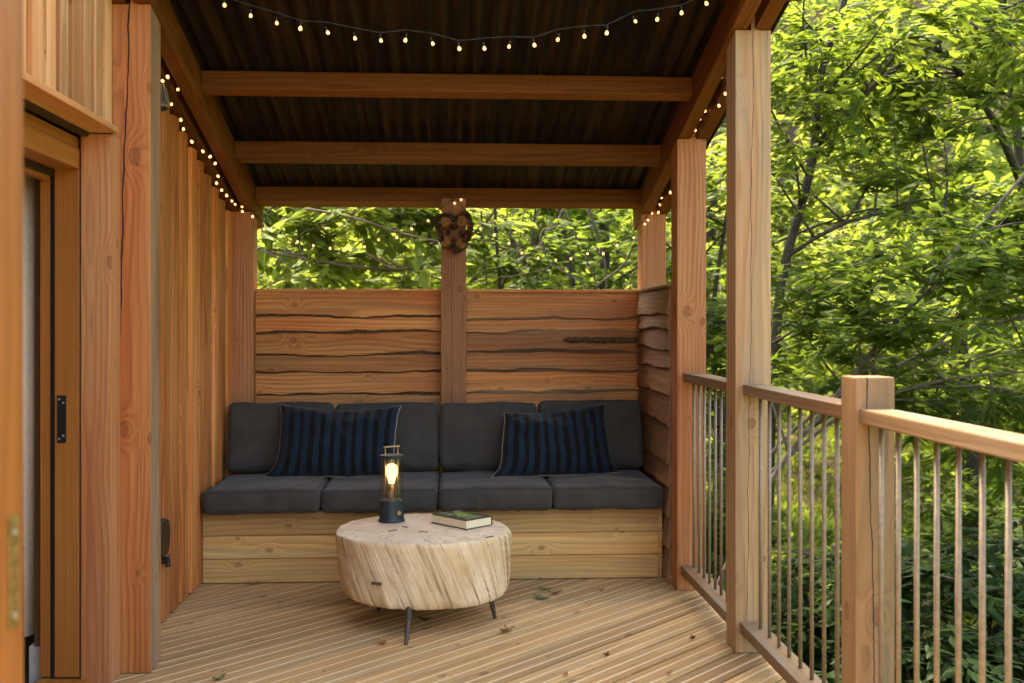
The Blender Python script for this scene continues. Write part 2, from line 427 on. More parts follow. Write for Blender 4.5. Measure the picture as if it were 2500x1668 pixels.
def log_mat():
    q = NT('bleached_log')
    P = q.attr('gc', True)
    g1 = q.noise(q.vmath('MULTIPLY', P, (1.5, 34, 34)), 1, 6, .7)
    g2 = q.noise(q.vmath('MULTIPLY', q.vmath('ADD', P, (4, 4, 4)), (3.5, 80, 80)), 1, 4, .6)
    pt = q.noise(P, 5, 3, .55)
    c = q.mix(q.mr(pt, .35, .7), (.80, .64, .44), (.70, .50, .28))
    c = q.mix(q.mr(g1, .52, .68, 0, .8), c, (.40, .25, .125))
    c = q.mix(q.mr(g2, .56, .72, 0, .8), c, (.22, .125, .06))
    c = q.mix(q.mr(q.math('ADD', g1, q.math('MULTIPLY', g2, .5)), .88, .97, 0, .9), c, (.06, .03, .015))
    mo = q.noise(q.vmath('MULTIPLY', q.vmath('ADD', P, (2, 9, 6)), (5, 9, 9)), 1, 5, .65)
    c = q.mix(q.mr(mo, .5, .72, 0, .6), c, (.46, .28, .13))
    sp = q.noise(q.vmath('MULTIPLY', P, (14, 60, 60)), 1, 5, .7)
    c = q.mix(q.math('MULTIPLY', q.mr(sp, .58, .7, 0, .7), q.mr(mo, .42, .6)), c, (.16, .085, .04))
    h = q.math('ADD', q.math('MULTIPLY', g1, -1.0), q.math('MULTIPLY', g2, -.8))
    return q.done(q.bsdf(c, .8, q.bump(h, .7, .012), spec=.2))
M['log'] = log_mat()
def logtop_mat():
    q = NT('bleached_log_top')
    P = q.attr('gc', True)
    x, y, z = q.xyz(P)
    n1 = q.noise(P, 5, 4, .6); n2 = q.noise(P, 40, 4, .65)
    r = q.math('ADD', q.vmath('LENGTH', q.comb(x, y, 0.0)), q.math('MULTIPLY', n1, .09))
    rg = q.noise(q.comb(q.math('MULTIPLY', r, 120), 0.0, 0.0), 1, 3)
    c = q.mix(q.mr(n1, .35, .7), (.80, .65, .47), (.72, .54, .36))
    c = q.mix(q.mr(rg, .5, .8, 0, .55), c, (.44, .29, .17))
    c = q.mix(q.mr(n2, .54, .70, 0, .6), c, (.40, .27, .16))
    an = q.math('ARCTAN2', y, x)
    ck = q.noise(q.comb(q.math('MULTIPLY', an, 5.0), q.math('MULTIPLY', r, 1.5), 2.0), 1, 4, .6)
    ck = q.mr(q.math('ABSOLUTE', q.math('SUBTRACT', ck, .5)), .004, .014, .55, 0)
    c = q.mix(q.math('MULTIPLY', ck, q.mr(r, .12, .3)), c, (.25, .15, .08))
    return q.done(q.bsdf(c, .75, q.bump(q.math('ADD', rg, n2), .25, .003), spec=.2))
M['log_top'] = logtop_mat()

def leaf_mat(name, a, b, trans, gloss=.25, tfac=.5):
    """a..b: leaf colours picked per leaf by tint"""
    q = NT(name)
    t = q.attr('tint')
    c = q.mix(t, a, b)
    vein = q.noise(q.pos(), 25, 2)
    c = q.mix(q.math('MULTIPLY', vein, .3), c, tuple(v * .6 for v in a))
    d = q.n('ShaderNodeBsdfDiffuse'); q.put(d.inputs[0], c)
    tl = q.n('ShaderNodeBsdfTranslucent'); q.put(tl.inputs[0], q.mix(t, tuple(v * .75 for v in trans), trans))
    m1 = q.n('ShaderNodeMixShader'); m1.inputs[0].default_value = tfac
    q.t.links.new(d.outputs[0], m1.inputs[1]); q.t.links.new(tl.outputs[0], m1.inputs[2])
    g = q.n('ShaderNodeBsdfGlossy'); g.inputs['Roughness'].default_value = .38; g.inputs[0].default_value = (.9, .95, .9, 1)
    fz = q.n('ShaderNodeFresnel'); fz.inputs[0].default_value = 1.4
    m2 = q.n('ShaderNodeMixShader'); q.put(m2.inputs[0], q.math('MULTIPLY', fz.outputs[0], gloss * 2))
    q.t.links.new(m1.outputs[0], m2.inputs[1]); q.t.links.new(g.outputs[0], m2.inputs[2])
    return q.done(m2.outputs[0])
M['leaf'] = leaf_mat('leaf_mid_green', (.030, .066, .013), (.062, .108, .019), (.21, .32, .038), .05, .55)
M['leaf_bright'] = leaf_mat('leaf_yellow_green', (.036, .078, .014), (.076, .124, .022), (.28, .39, .046), .05, .6)
M['leaf_dark'] = leaf_mat('leaf_dark_green', (.014, .038, .012), (.028, .064, .017), (.08, .14, .02), .07, .4)
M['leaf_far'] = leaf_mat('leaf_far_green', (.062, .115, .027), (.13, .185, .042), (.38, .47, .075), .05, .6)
M['barkt'] = plain('tree_bark', (.045, .036, .028), .9, 0, .5, 25, .6)
M['bark_light'] = plain('pale_bark', (.10, .085, .062), .9, 0, .4, 25, .5)

def ground_mat():
    q = NT('woodland_floor')
    P = q.pos()
    n1 = q.noise(P, .35, 4, .6); n2 = q.noise(P, 6, 5, .65)
    c = q.mix(q.mr(n2, .35, .7), (.055, .040, .026), (.12, .095, .07))
    c = q.mix(q.mr(n1, .42, .58), c, q.mix(n2, (.05, .09, .018), (.16, .25, .045)))
    return q.done(q.bsdf(c, .95, q.bump(n2, .6, .05), spec=.1))
M['ground'] = ground_mat()
M['meadow'] = plain('meadow_grass', (.20, .31, .06), .95, 0, .35, 3, .4)

# ---------------------------------------------------------------- roof line shared by rafters, posts and sheet
TH = math.atan(.262); CT, ST = math.cos(TH), math.sin(TH)
def zb(y): return 2.566 - .262 * (y - 4.25)     # rafter underside
def zr(y): return zb(y) + .163                  # rafter top, roof sheet
# ---------------------------------------------------------------- ground
def hgt(x, y):
    r = max(0, y - 16); rr = max(0, x - 9)
    h = -2.1 - .09 * max(0, min(8, x - 1.5)) + .25 * math.sin(x * .5) * math.cos(y * .4)
    d = math.hypot(max(0, x - 2) * .8, max(0, y - 2))
    h += 22 * (1 / (1 + math.exp(-(d - 33) / 4.5)))
    h += .5 * noise.noise(Vector((x * .2, y * .2, 0)))
    if x < -3: h += min(4, (-x - 3) * .3) * (1 if y > 8 else 0)
    return h
g = MB(); nx, ny = 110, 110
xs = [-45 + 125 * (i / nx) for i in range(nx + 1)]; ys = [-25 + 110 * (j / ny) for j in range(ny + 1)]
g.add([(x, y, hgt(x, y)) for y in ys for x in xs],
      [(j * (nx + 1) + i, j * (nx + 1) + i + 1, (j + 1) * (nx + 1) + i + 1, (j + 1) * (nx + 1) + i) for j in range(ny) for i in range(nx)])
tag(g.build('ground', M['ground'], smooth=True), 'brown and green woodland floor sloping away below the deck', 'ground', kind='structure')

# ---------------------------------------------------------------- deck, boards at 45 degrees
dk = MB(11)
X0, X1, Y0, Y1 = -1.33, 1.315, -1.2, 6.62
W, GAP = .142, .010
dirv = Vector((math.sin(math.pi / 4), math.cos(math.pi / 4), 0)); perp = Vector((dirv.y, -dirv.x, 0))
ctr = Vector(((X0 + X1) / 2, (Y0 + Y1) / 2, 0))
def clip(bm):
    for co, no in (((X0, 0, 0), (-1, 0, 0)), ((X1, 0, 0), (1, 0, 0)), ((0, Y0, 0), (0, -1, 0)), ((0, Y1, 0), (0, 1, 0))):
        r = bmesh.ops.bisect_plane(bm, geom=bm.verts[:] + bm.edges[:] + bm.faces[:], plane_co=co, plane_no=no, clear_outer=True)
        ed = [e for e in r['geom_cut'] if isinstance(e, bmesh.types.BMEdge)]
        if ed:
            try: bmesh.ops.contextual_create(bm, geom=ed)
            except Exception: pass
def strip(bm, a, b, z0, z1, ch):
    L = 7.0
    prof = [(a, z0), (b, z0), (b, z1 - ch), (b - ch, z1), (a + ch, z1), (a, z1 - ch)]
    q = [[bm.verts.new(ctr + dirv * s + perp * p + Vector((0, 0, z))) for p, z in prof] for s in (-L, L)]
    n = len(prof)
    bm.faces.new(q[0]); bm.faces.new(q[1][::-1])
    for i in range(n): bm.faces.new((q[0][i], q[1][i], q[1][(i + 1) % n], q[0][(i + 1) % n]))
for k in range(-32, 33):
    a = k * (W + GAP); b = a + W
    off = dk.offs(); tint = dk.r.random()
    gcf = lambda p, off=off, a=a: Vector(((p - ctr).dot(dirv), (p - ctr).dot(perp) - a, p.z)) + off
    # the board is cut in the grooves so that the grip strips sit in it
    for (u, v) in ((0, .036), (.045, .1), (.109, .142)):
        bm = bmesh.new(); strip(bm, a + u, a + v, -.03, 0, .0025); clip(bm)
        if len(bm.faces): dk.bm(bm, tint=tint, mi=0, gcf=gcf)
        else: bm.free()
    for u in (.036, .1):
        bm = bmesh.new(); strip(bm, a + u, a + u + .009, -.03, -.0006, .0005); clip(bm)
        if len(bm.faces): dk.bm(bm, tint=tint, mi=1, gcf=gcf)
        else: bm.free()
# joists and fascia carrying the boards
for i in range(14): dk.box((X0, -1.1 + i * .58, -.2), (X1, -1.05 + i * .58, -.034), 'X')
dk.box((X1 - .03, Y0, -.24), (X1, Y1, -.0345), 'Y'); dk.box((X0, Y0, -.24), (X0 + .03, Y1, -.0345), 'Y')
for i in range(5):
    for sx in (-1.1, 1.1): dk.box((sx - .06, -.9 + i * 1.8, -3.2), (sx + .06, -.78 + i * 1.8, -.205), 'Z')
tag(dk.build('deck', [M['deck'], M['grip']]), 'timber deck of diagonal boards inlaid with pale grip strips', 'deck', kind='structure')

# ---------------------------------------------------------------- porch
PORCH = thing('porch', 'open timber porch with posts and a black corrugated lean-to roof', 'porch', (0, 5.3, 0))

def porch_post(x0, y0, w, mat, seed, off=None, zbase=.002, name='post', label=None, tenon=True):
    b = MB(seed); y1 = y0 + w; x1 = x0 + w
    zf, zk = zb(y0) - .003, zb(y1) - .003
    p = [(x0, y0, zbase), (x1, y0, zbase), (x1, y1, zbase), (x0, y1, zbase), (x0, y0, zf), (x1, y0, zf), (x1, y1, zk), (x0, y1, zk)]
    off = b.offs() if off is None else off
    gcf = lambda q: Vector((q.z - 1.2, q.x - x0, q.y - y0)) + Vector(off)
    b.hexa(p, 'Z', .004, .5, off, 0, gcf)
    if tenon:
        t0, t1 = x0 + .066, x0 + .096
        p = [(t0, y0 + .002, zk - .05), (t1, y0 + .002, zk - .05), (t1, y1 - .002, zk - .05), (t0, y1 - .002, zk - .05),
             (t0, y0 + .002, zr(y0) - .03), (t1, y0 + .002, zr(y0) - .03), (t1, y1 - .002, zr(y1) - .03), (t0, y1 - .002, zr(y1) - .03)]
        b.hexa(p, 'Z', .002, .5, off, 0, gcf)
    return b.build(name, mat, PORCH, label=label)

PW = .148
PIL = porch_post(-1.303, 4.18, PW, M['pillar'], 1, (0.0, .03, -.12), label='thick orange post with a long drying crack')
PIL.data.materials.append(M['pillar_grey'])
for pl in PIL.data.polygons:
    if pl.normal.x > .8: pl.material_index = 1
porch_post(1.163, 4.295, PW, M['post_pale'], 2, (0.0, .02, -.13), label='pale post with two knots near its top')
porch_post(1.142, 5.318, PW, M['post'], 3, (21.0, .05, -.1))
porch_post(1.150, 6.36, PW, M['post'], 4, (33.0, .05, -.08))
porch_post(-1.312, 6.36, PW, M['post'], 5, (41.0, .04, -.09))
b = MB(6); b.box((-.056, 6.338, .002), (.092, 6.488, 2.094), 'Z', .004, .25, (52, .05, .07)); b.build('post', M['post_brown'], PORCH)

def rafter(x0, x1, seed):
    b = MB(seed); ya, yb = 4.055, 6.66
    p = [(x0, ya, zb(ya)), (x1, ya, zb(ya)), (x1, yb, zb(yb)), (x0, yb, zb(yb)), (x0, ya, zr(ya)), (x1, ya, zr(ya)), (x1, yb, zr(yb)), (x0, yb, zr(yb))]
    off = b.offs()
    b.hexa(p, 'Y', .004, .5, off, 0, lambda q: Vector((q.y, q.x - x0, q.z - zb(q.y))) + off)
    b.build('rafter', M['beam'], PORCH)
rafter(1.148, 1.213, 21); rafter(1.244, 1.309, 22); rafter(-1.219, -1.154, 23); rafter(-1.316, -1.251, 24)

def purlin(yt, h, t, seed, stub=False):
    """yt: y of the upper front edge, square to the roof slope"""
    b = MB(seed)
    org = Vector((0, yt, zr(yt) - .001))
    d1 = Vector((0, CT, -ST)); up = Vector((0, ST, CT))
    for (xa, xb) in [(-1.153, 1.147)] + ([(1.311, 1.405)] if stub else []):
        c = org + d1 * (t / 2) - up * (h / 2); c.x = (xa + xb) / 2
        R = Matrix.Translation(c) @ Matrix.Rotation(-TH, 4, 'X')
        b.obox((xb - xa, t, h), R, 'X', .004, .5)
    b.build('purlin', M['beam'], PORCH)
purlin(4.17, .10, .05, 31, True); purlin(5.02, .092, .075, 32); purlin(5.775, .098, .075, 33); purlin(6.40, .09, .105, 34)

def roof_sheet():
    b = MB(40); xa, xb, ya, yb, pitch, amp = -1.62, 1.42, 3.98, 6.74, .0763, .0095
    n = int((xb - xa) / pitch * 10); m = 14
    vs_ = []; fs = []
    for lay in (0, 1):
        for j in range(m + 1):
            y = ya + (yb - ya) * j / m
            for i in range(n + 1):
                x = xa + (xb - xa) * i / n
                o = amp * math.cos(2 * math.pi * x / pitch) + amp + .003 + lay * .0016
                vs_.append((x, y + o * ST, zr(y) + o * CT))
    N = (n + 1) * (m + 1)
    for lay in (0, 1):
        for j in range(m):
            for i in range(n):
                a = lay * N + j * (n + 1) + i
                f = (a, a + 1, a + n + 2, a + n + 1)
                fs.append(f if lay else f[::-1])
    for i in range(n):
        fs.append((i, i + 1, N + i + 1, N + i)); a = m * (n + 1) + i; fs.append((a, N + a, N + a + 1, a + 1))
    b.add(vs_, fs)
    b.build('roof_sheet', M['roof'], PORCH, smooth=True)
roof_sheet()

def plank_wall(mp, s0, s1, rows, seed, mat, barkmat, wav=.009, lean=.020, thick=.022, barkh=.013, capz=None, capname='cap_rail', slab=None):
    """waney-edged boards lapped over one another; mp(s, z, out) -> world"""
    b = MB(seed); n = 44
    for k in range(len(rows) - 1):
        zt, z0 = rows[k] + (.016 if k else 0), rows[k + 1]
        off = b.offs(); tint = b.r.random(); sd = seed * 10 + k
        drop = b.r.uniform(-.35, .35) * wav
        vs_ = []; gcs = []; fs = []; mi = []
        for i in range(n + 1):
            u = i / n; s = s0 + (s1 - s0) * u
            e = fbm((s * 2.6, k * 3.3, 0), 1, sd) * wav * 1.5 + fbm((s * 14, k, 1), 1, sd) * wav * .3 + drop * (u * 2 - 1) * 2
            e2 = barkh * (.55 + 1.1 * max(0, .5 + fbm((s * 3, k, 5), 1, sd)))
            zl = z0 + e; zm = zl + e2
            zt_ = max(zt, zm + .01)
            sec = [(zt_, 0.002), (zm, lean), (zl, lean - .012), (zl + .002, lean - thick), (zt_, .002 - thick)]
            for zz, o in sec:
                vs_.append(mp(s, zz, o)); gcs.append(Vector((s, zz - z0, o)) + off)
        for i in range(n):
            for j in range(5):
                j2 = (j + 1) % 5
                fs.append((i * 5 + j, i * 5 + j2, (i + 1) * 5 + j2, (i + 1) * 5 + j)); mi.append(1 if j == 1 else 0)
        fs += [tuple(range(5)), tuple(n * 5 + j for j in range(4, -1, -1))]; mi += [0, 0]
        b.add(vs_, fs, gcs, tint, mi)
    # battens behind close the joints
    A_, B_ = mp(s0, .02, -.024), mp(s1, rows[0] - .01, -.040)
    b.box([min(a, c) for a, c in zip(A_, B_)], [max(a, c) for a, c in zip(A_, B_)], 'X', 0, .1)
    o = b.build('plank_wall', [mat, barkmat], PORCH)
    bm = bmesh.new(); bm.from_mesh(o.data); bmesh.ops.recalc_face_normals(bm, faces=bm.faces[:]); bm.to_mesh(o.data); bm.free()
    return o
mpb = lambda s, z, o: (s, 6.452 - o, z)
PL = plank_wall(mpb, -1.162, -.058, [1.538, 1.387, 1.293, 1.157, 1.052, .918, .79, .66, .52, .40, .27, .14, .01], 51, M['plank'], M['bark'])
PR = plank_wall(mpb, .094, 1.148, [1.538, 1.372, 1.288, 1.172, 1.054, .930, .80, .67, .53, .41, .28, .14, .01], 52, M['plank'], M['bark_pale'], wav=.009, barkh=.015)
for P_, xa, xb in ((PL, -1.163, -.057), (PR, .093, 1.149)):
    b = MB(53); b.box((xa, 6.425, 1.54), (xb, 6.49, 1.556), 'X', .002); b.build('cap_rail', M['plank'], P_)
# strip of dark bark left on one board
b = MB(54); 
pts = [(.68 + .46 * i / 24, 6.427 + .004 * fbm((i * .4, 0, 2)), 1.252 + .006 * fbm((i * .5, 0, 0)) - .0002 * i) for i in range(25)]
b.tube(pts, [.004 + .015 * min(1, i / 2, (24 - i) / 2 + .6) * (.85 + .5 * fbm((i * 1.3, 3, 1))) for i in range(25)], 8)
b.build('bark_strip', M['bark'], PR)
mps = lambda s, z, o: (1.150 - o - .010, s, z)
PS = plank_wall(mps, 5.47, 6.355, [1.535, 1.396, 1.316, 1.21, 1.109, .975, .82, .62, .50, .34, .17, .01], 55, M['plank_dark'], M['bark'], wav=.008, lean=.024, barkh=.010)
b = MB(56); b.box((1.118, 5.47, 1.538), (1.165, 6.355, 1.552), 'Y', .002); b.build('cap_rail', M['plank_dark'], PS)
# ---------------------------------------------------------------- balustrades
def balustrade(label, y_near, y_far, xin, baly, xb, newel=False):
    t = thing('balustrade', label, 'railing', (1.23, (y_near + y_far) / 2, 0), 'railing sections between the porch posts')
    sd = int(y_far * 10)
    b = MB(sd); off = b.offs()
    b.box((xin, y_near, 1.058), (xin + .098, y_far, 1.101), 'Y', .005, .5); b.build('handrail', M['rail'], t)
    b = MB(sd + 1); b.box((xin - .012, y_near, .085), (xin + .078, y_far, .13), 'Y', .005, .35); b.build('bottom_rail', M['rail'], t)
    for y in baly:
        b = MB(); b.tube([(xb, y, .12), (xb, y, 1.065)], .0072, 10); o = b.build('baluster', M['steel'], t, smooth=True)
    if newel:
        b = MB(sd + 2); b.box((1.180, 3.045, -.3), (1.298, 3.163, 1.193), 'Z', .006, .5, (0.0, .01, -.12)); b.build('newel_post', M['newel'], t)
    return t
balustrade('short railing section between the two tall porch posts', 4.445, 5.316, 1.172, [5.26, 5.15, 5.045, 4.94, 4.83, 4.725, 4.62, 4.515], 1.214)
balustrade('middle railing section between the pale porch post and the capped newel', 3.165, 4.293, 1.192, [4.19, 4.07, 3.95, 3.83, 3.705, 3.585, 3.465, 3.345, 3.23], 1.236)
balustrade('nearest railing section running out of frame from the short newel post', .2, 3.043, 1.190, [2.995 - .1165 * i for i in range(24)], 1.236, True)

# ---------------------------------------------------------------- cabin
CAB = thing('cabin', 'orange larch-clad cabin wall with an oak framed doorway', 'cabin', (-1.4, 4.0, 0))
def cladding(ya, yb, ztop, zbot, seed, mat, xface=-1.285, pitch=.172, wide=.105):
    b = MB(seed); y = ya
    # recessed under-boards and proud over-boards
    k = 0
    while y < yb - .01:
        u0, u1 = y, min(y + pitch, yb)
        p0, p1 = u0, min(u0 + wide + b.r.uniform(-.01, .01), yb)
        b.hexa([(xface - .045, u0, zbot), (xface - .021, u0, zbot), (xface - .021, u1, zbot), (xface - .045, u1, zbot),
                (xface - .045, u0, ztop(u0) - .03), (xface - .021, u0, ztop(u0) - .03), (xface - .021, u1, ztop(u1) - .03), (xface - .045, u1, ztop(u1) - .03)], 'Z', .002)
        zt = min(ztop(p1), ztop(p0)) - .01
        b.box((xface - .0205, p0, zbot - .006 * b.r.random()), (xface, p1, zt), 'Z', .003)
        y += pitch; k += 1
    return b.build('wall_cladding', mat, CAB)
cladding(4.345, 6.36, lambda y: zb(y) - .002, .012, 61, M['larch'])
cladding(.2, 4.175, lambda y: 3.6, 2.088, 62, M['larch_pale'], -1.295, .118, .075)
b = MB(63); b.box((-1.42, .2, 2.088), (-1.342, 4.33, 3.7), 'Y', 0); b.box((-1.42, 4.335, 0), (-1.335, 7.2, 3.7), 'Y', 0); b.box((-1.42, -3, -.3), (-1.33, .2, 3.7), 'Y', 0)
b.build('wall', M['larch'], CAB)
b = MB(64); b.box((-1.372, .2, 2.062), (-1.240, 4.062, 2.084), 'Y', .002, .7); b.build('drip_moulding', M['larch_pale'], CAB)
b = MB(65); b.box((-1.377, 4.055, .003), (-1.267, 4.178, 2.058), 'Z', .004, .6, (17, .02, .09)); b.build('door_casing', M['post'], CAB)
# oak frame: far jamb, head, threshold
fr = MB(66)
fr.box((-1.474, 4.06, .03), (-1.383, 4.125, 2.0), 'Z', .003, .5)
fr.box((-1.474, .25, 1.925), (-1.383, 4.06, 2.0), 'Y', .003, .4)
fr.box((-1.474, .25, 2.003), (-1.39, 4.125, 2.045), 'Y', .003, .35)
fr.box((-1.53, 4.068, .03), (-1.492, 4.14, 1.90), 'Z', .003, .55)
fr.box((-1.53, .25, 1.885), (-1.492, 4.066, 1.955), 'Y', .003, .3)
fr.box((-1.53, .25, -.03), (-1.34, 4.125, .024), 'Y', .003, .6)
FR = fr.build('door_frame', M['oak'], CAB)
b = MB(67); b.box((-1.491, 4.066, .03), (-1.475, 4.13, 1.98), 'Z', 0); b.box((-1.491, .25, 1.90), (-1.475, 4.06, 1.96), 'Y', 0); b.box((-1.382, 4.07, .01), (-1.3775, 4.13, 2.05), 'Z', 0)
b.box((-1.372, .25, 2.046), (-1.345, 4.05, 2.0615), 'Y', 0)
b.build('gasket', M['black'], FR)
b = MB(68); b.box((-1.4625, 4.056, .905), (-1.4305, 4.0605, 1.082), 'Z', .001); LP = b.build('latch_plate', M['black'], FR)
for xx, zz in ((-1.455, .920), (-1.440, .932), (-1.455, 1.068), (-1.440, 1.055)):
    b = MB(70); b.tube([(xx, 4.0565, zz), (xx, 4.0545, zz)], .0045, 10); b.build('screw', M['galv'], LP)
b = MB(71); b.box((-1.580, 4.145, .12), (-1.545, 4.2, 1.9), 'Z', .002, .1); b.build('inner_lining', M['plank_dark'], CAB)
# dark room behind
b = MB(72)
b.box((-4.3, 4.45, -.05), (-1.43, 4.5, 2.6), 'X', 0); b.box((-4.35, -1.5, -.05), (-4.3, 4.5, 2.6), 'X', 0); b.box((-4.3, -1.5, 2.35), (-1.43, 4.45, 2.4), 'X', 0)
b.box((-4.3, -1.55, -.05), (-1.43, -1.5, 2.6), 'X', 0); b.box((-4.3, -1.5, -.08), (-1.535, 4.45, -.02), 'X', 0)
b.build('interior_wall', M['dark_wall'], CAB)
# open oak door leaf, close to the camera
DR = None
b = MB(73)
Rd = Matrix.Translation((-.906, 1.475, 1.03)) @ Matrix.Rotation(math.radians(-12), 4, 'Z')
b.obox((.70, .056, 2.05), Rd, 'Z', .003, .6); DR = b.build('door', M['oak_door'], CAB)
b = MB(74); Rp = Rd @ Matrix.Translation((.3505, .004, 0))
b.obox((.003, .022, .146), Matrix.Translation((0, 0, 0)) @ Rp, 'Z', .0006); LK = b.build('lock_plate', M['dull_brass'], DR)
for dz in (-.055, .052):
    b = MB(75); c = Rp @ Vector((.0016, 0, dz)); d = (Rp.to_3x3() @ Vector((1, 0, 0))) * .0015
    b.tube([c, c + d], .0042, 10); b.build('screw', M['galv'], LK)

# things fixed to or standing in the cabin
def curtain():
    b = MB(80); n = 90; vs_ = []; fs = []
    for i in range(n + 1):
        u = i / n; x = -2.05 + .46 * u
        y = 4.175 + .028 * math.sin(u * 46) + .014 * math.sin(u * 17 + 1)
        for z, k in ((2.2, 0), (1.2, .004), (.16, .012)):
            vs_.append((x + k * math.sin(u * 9), y + k, z))
    for i in range(n):
        for j in range(2): fs.append((i * 3 + j, (i + 1) * 3 + j, (i + 1) * 3 + j + 1, i * 3 + j + 1))
    b.add(vs_, fs); o = b.build('curtain', M['linen'], smooth=True)
    sol = o.modifiers.new('thickness', 'SOLIDIFY'); sol.thickness = .003
    tag(o, 'long pale linen curtain hanging inside the dark doorway', 'curtain')
curtain()
b = MB(81); b.box((-1.60, 4.145, -.019), (-1.537, 4.33, .125), 'X', .004); tag(b.build('wall_box', M['white']), 'small white box on the floor inside the doorway', 'box')
# grey metal floodlight bracket under the left rafter
t = thing('floodlight', 'grey finned metal floodlight fixed high on the left wall behind the cracked post', 'light fitting', (-1.262, 4.66, 2.33))
b = MB(82)
for k in range(3):
    R = Matrix.Translation((-1.222 - .016 * k, 4.66 + .012 * k, 2.335 + .008 * k)) @ Matrix.Rotation(-.25, 4, 'Y') @ Matrix.Rotation(-.35, 4, 'X')
    b.obox((.007, .045, .085), R, 'Z', .002)
b.obox((.05, .03, .03), Matrix.Translation((-1.238, 4.675, 2.30)), 'X', .003)
b.build('fin', M['galv'], t)
b = MB(83); b.obox((.045, .07, .035), Matrix.Translation((-1.256, 4.70, 2.29)) @ Matrix.Rotation(.3, 4, 'X'), 'X', .006); b.box((-1.30, 4.69, 2.30), (-1.26, 4.72, 2.36), 'X', .004)
b.build('housing', M['black'], t)
t = thing('wall_fitting', 'dark oval fitting with a knob low on the left wall behind the cracked post', 'wall fitting', (-1.29, 4.86, .36))
b = MB(84); n = 24; ring = []
prof = [(-1.286, 1.0), (-1.272, 1.0), (-1.266, .93)]
vs_ = []; fs = []
for xx, k in prof:
    for i in range(n):
        a = 2 * math.pi * i / n; vs_.append((xx, 4.82 + .085 * k * math.copysign(abs(math.cos(a)) ** .7, math.cos(a)), .395 + .085 * k * math.copysign(abs(math.sin(a)) ** .8, math.sin(a))))
for j in range(2):
    for i in range(n): fs.append((j * n + i, j * n + (i + 1) % n, (j + 1) * n + (i + 1) % n, (j + 1) * n + i))
fs.append(tuple(2 * n + i for i in range(n)))
b.add(vs_, fs); o = b.build('plate', plain('dark_bronze', (.045, .03, .018), .45, .5), t)
b = MB(85); b.tube([(-1.285, 4.845, .29), (-1.258, 4.845, .29)], [.016, .013], 10); b.tube([(-1.262, 4.845, .30), (-1.262, 4.845, .262)], [.010, .013], 8)
b.tube([(-1.262, 4.83, .305), (-1.262, 4.868, .31)], .005, 8)
b.build('knob', M['black'], t)

# ---------------------------------------------------------------- bench
BN = thing('bench', 'built-in bench boxed in with pale pine boards', 'bench', (-.08, 6.0, 0))
b = MB(90)
for (z0, z1) in ((.005, .127), (.130, .247), (.250, .369)):
    b.hexa([(-1.282, 5.594, z0), (1.10, 5.594, z0), (1.10, 5.618, z0), (-1.282, 5.618, z0), (-1.282, 5.602, z1), (1.10, 5.602, z1), (1.10, 5.620, z1), (-1.282, 5.620, z1)], 'X', .003)
b.build('front_panel', M['pine'], BN)
b = MB(91)
for (z0, z1) in ((.005, .127), (.130, .247), (.250, .369)): b.box((1.101, 5.600, z0), (1.122, 6.4, z1), 'Y', .003)
b.build('side_panel', M['pine'], BN)
b = MB(92)
for i in range(5): b.box((-1.28, 5.625 + .155 * i, .345), (1.10, 5.775 + .155 * i, .3705), 'X', .003)
b.build('seat_board', M['pine'], BN)

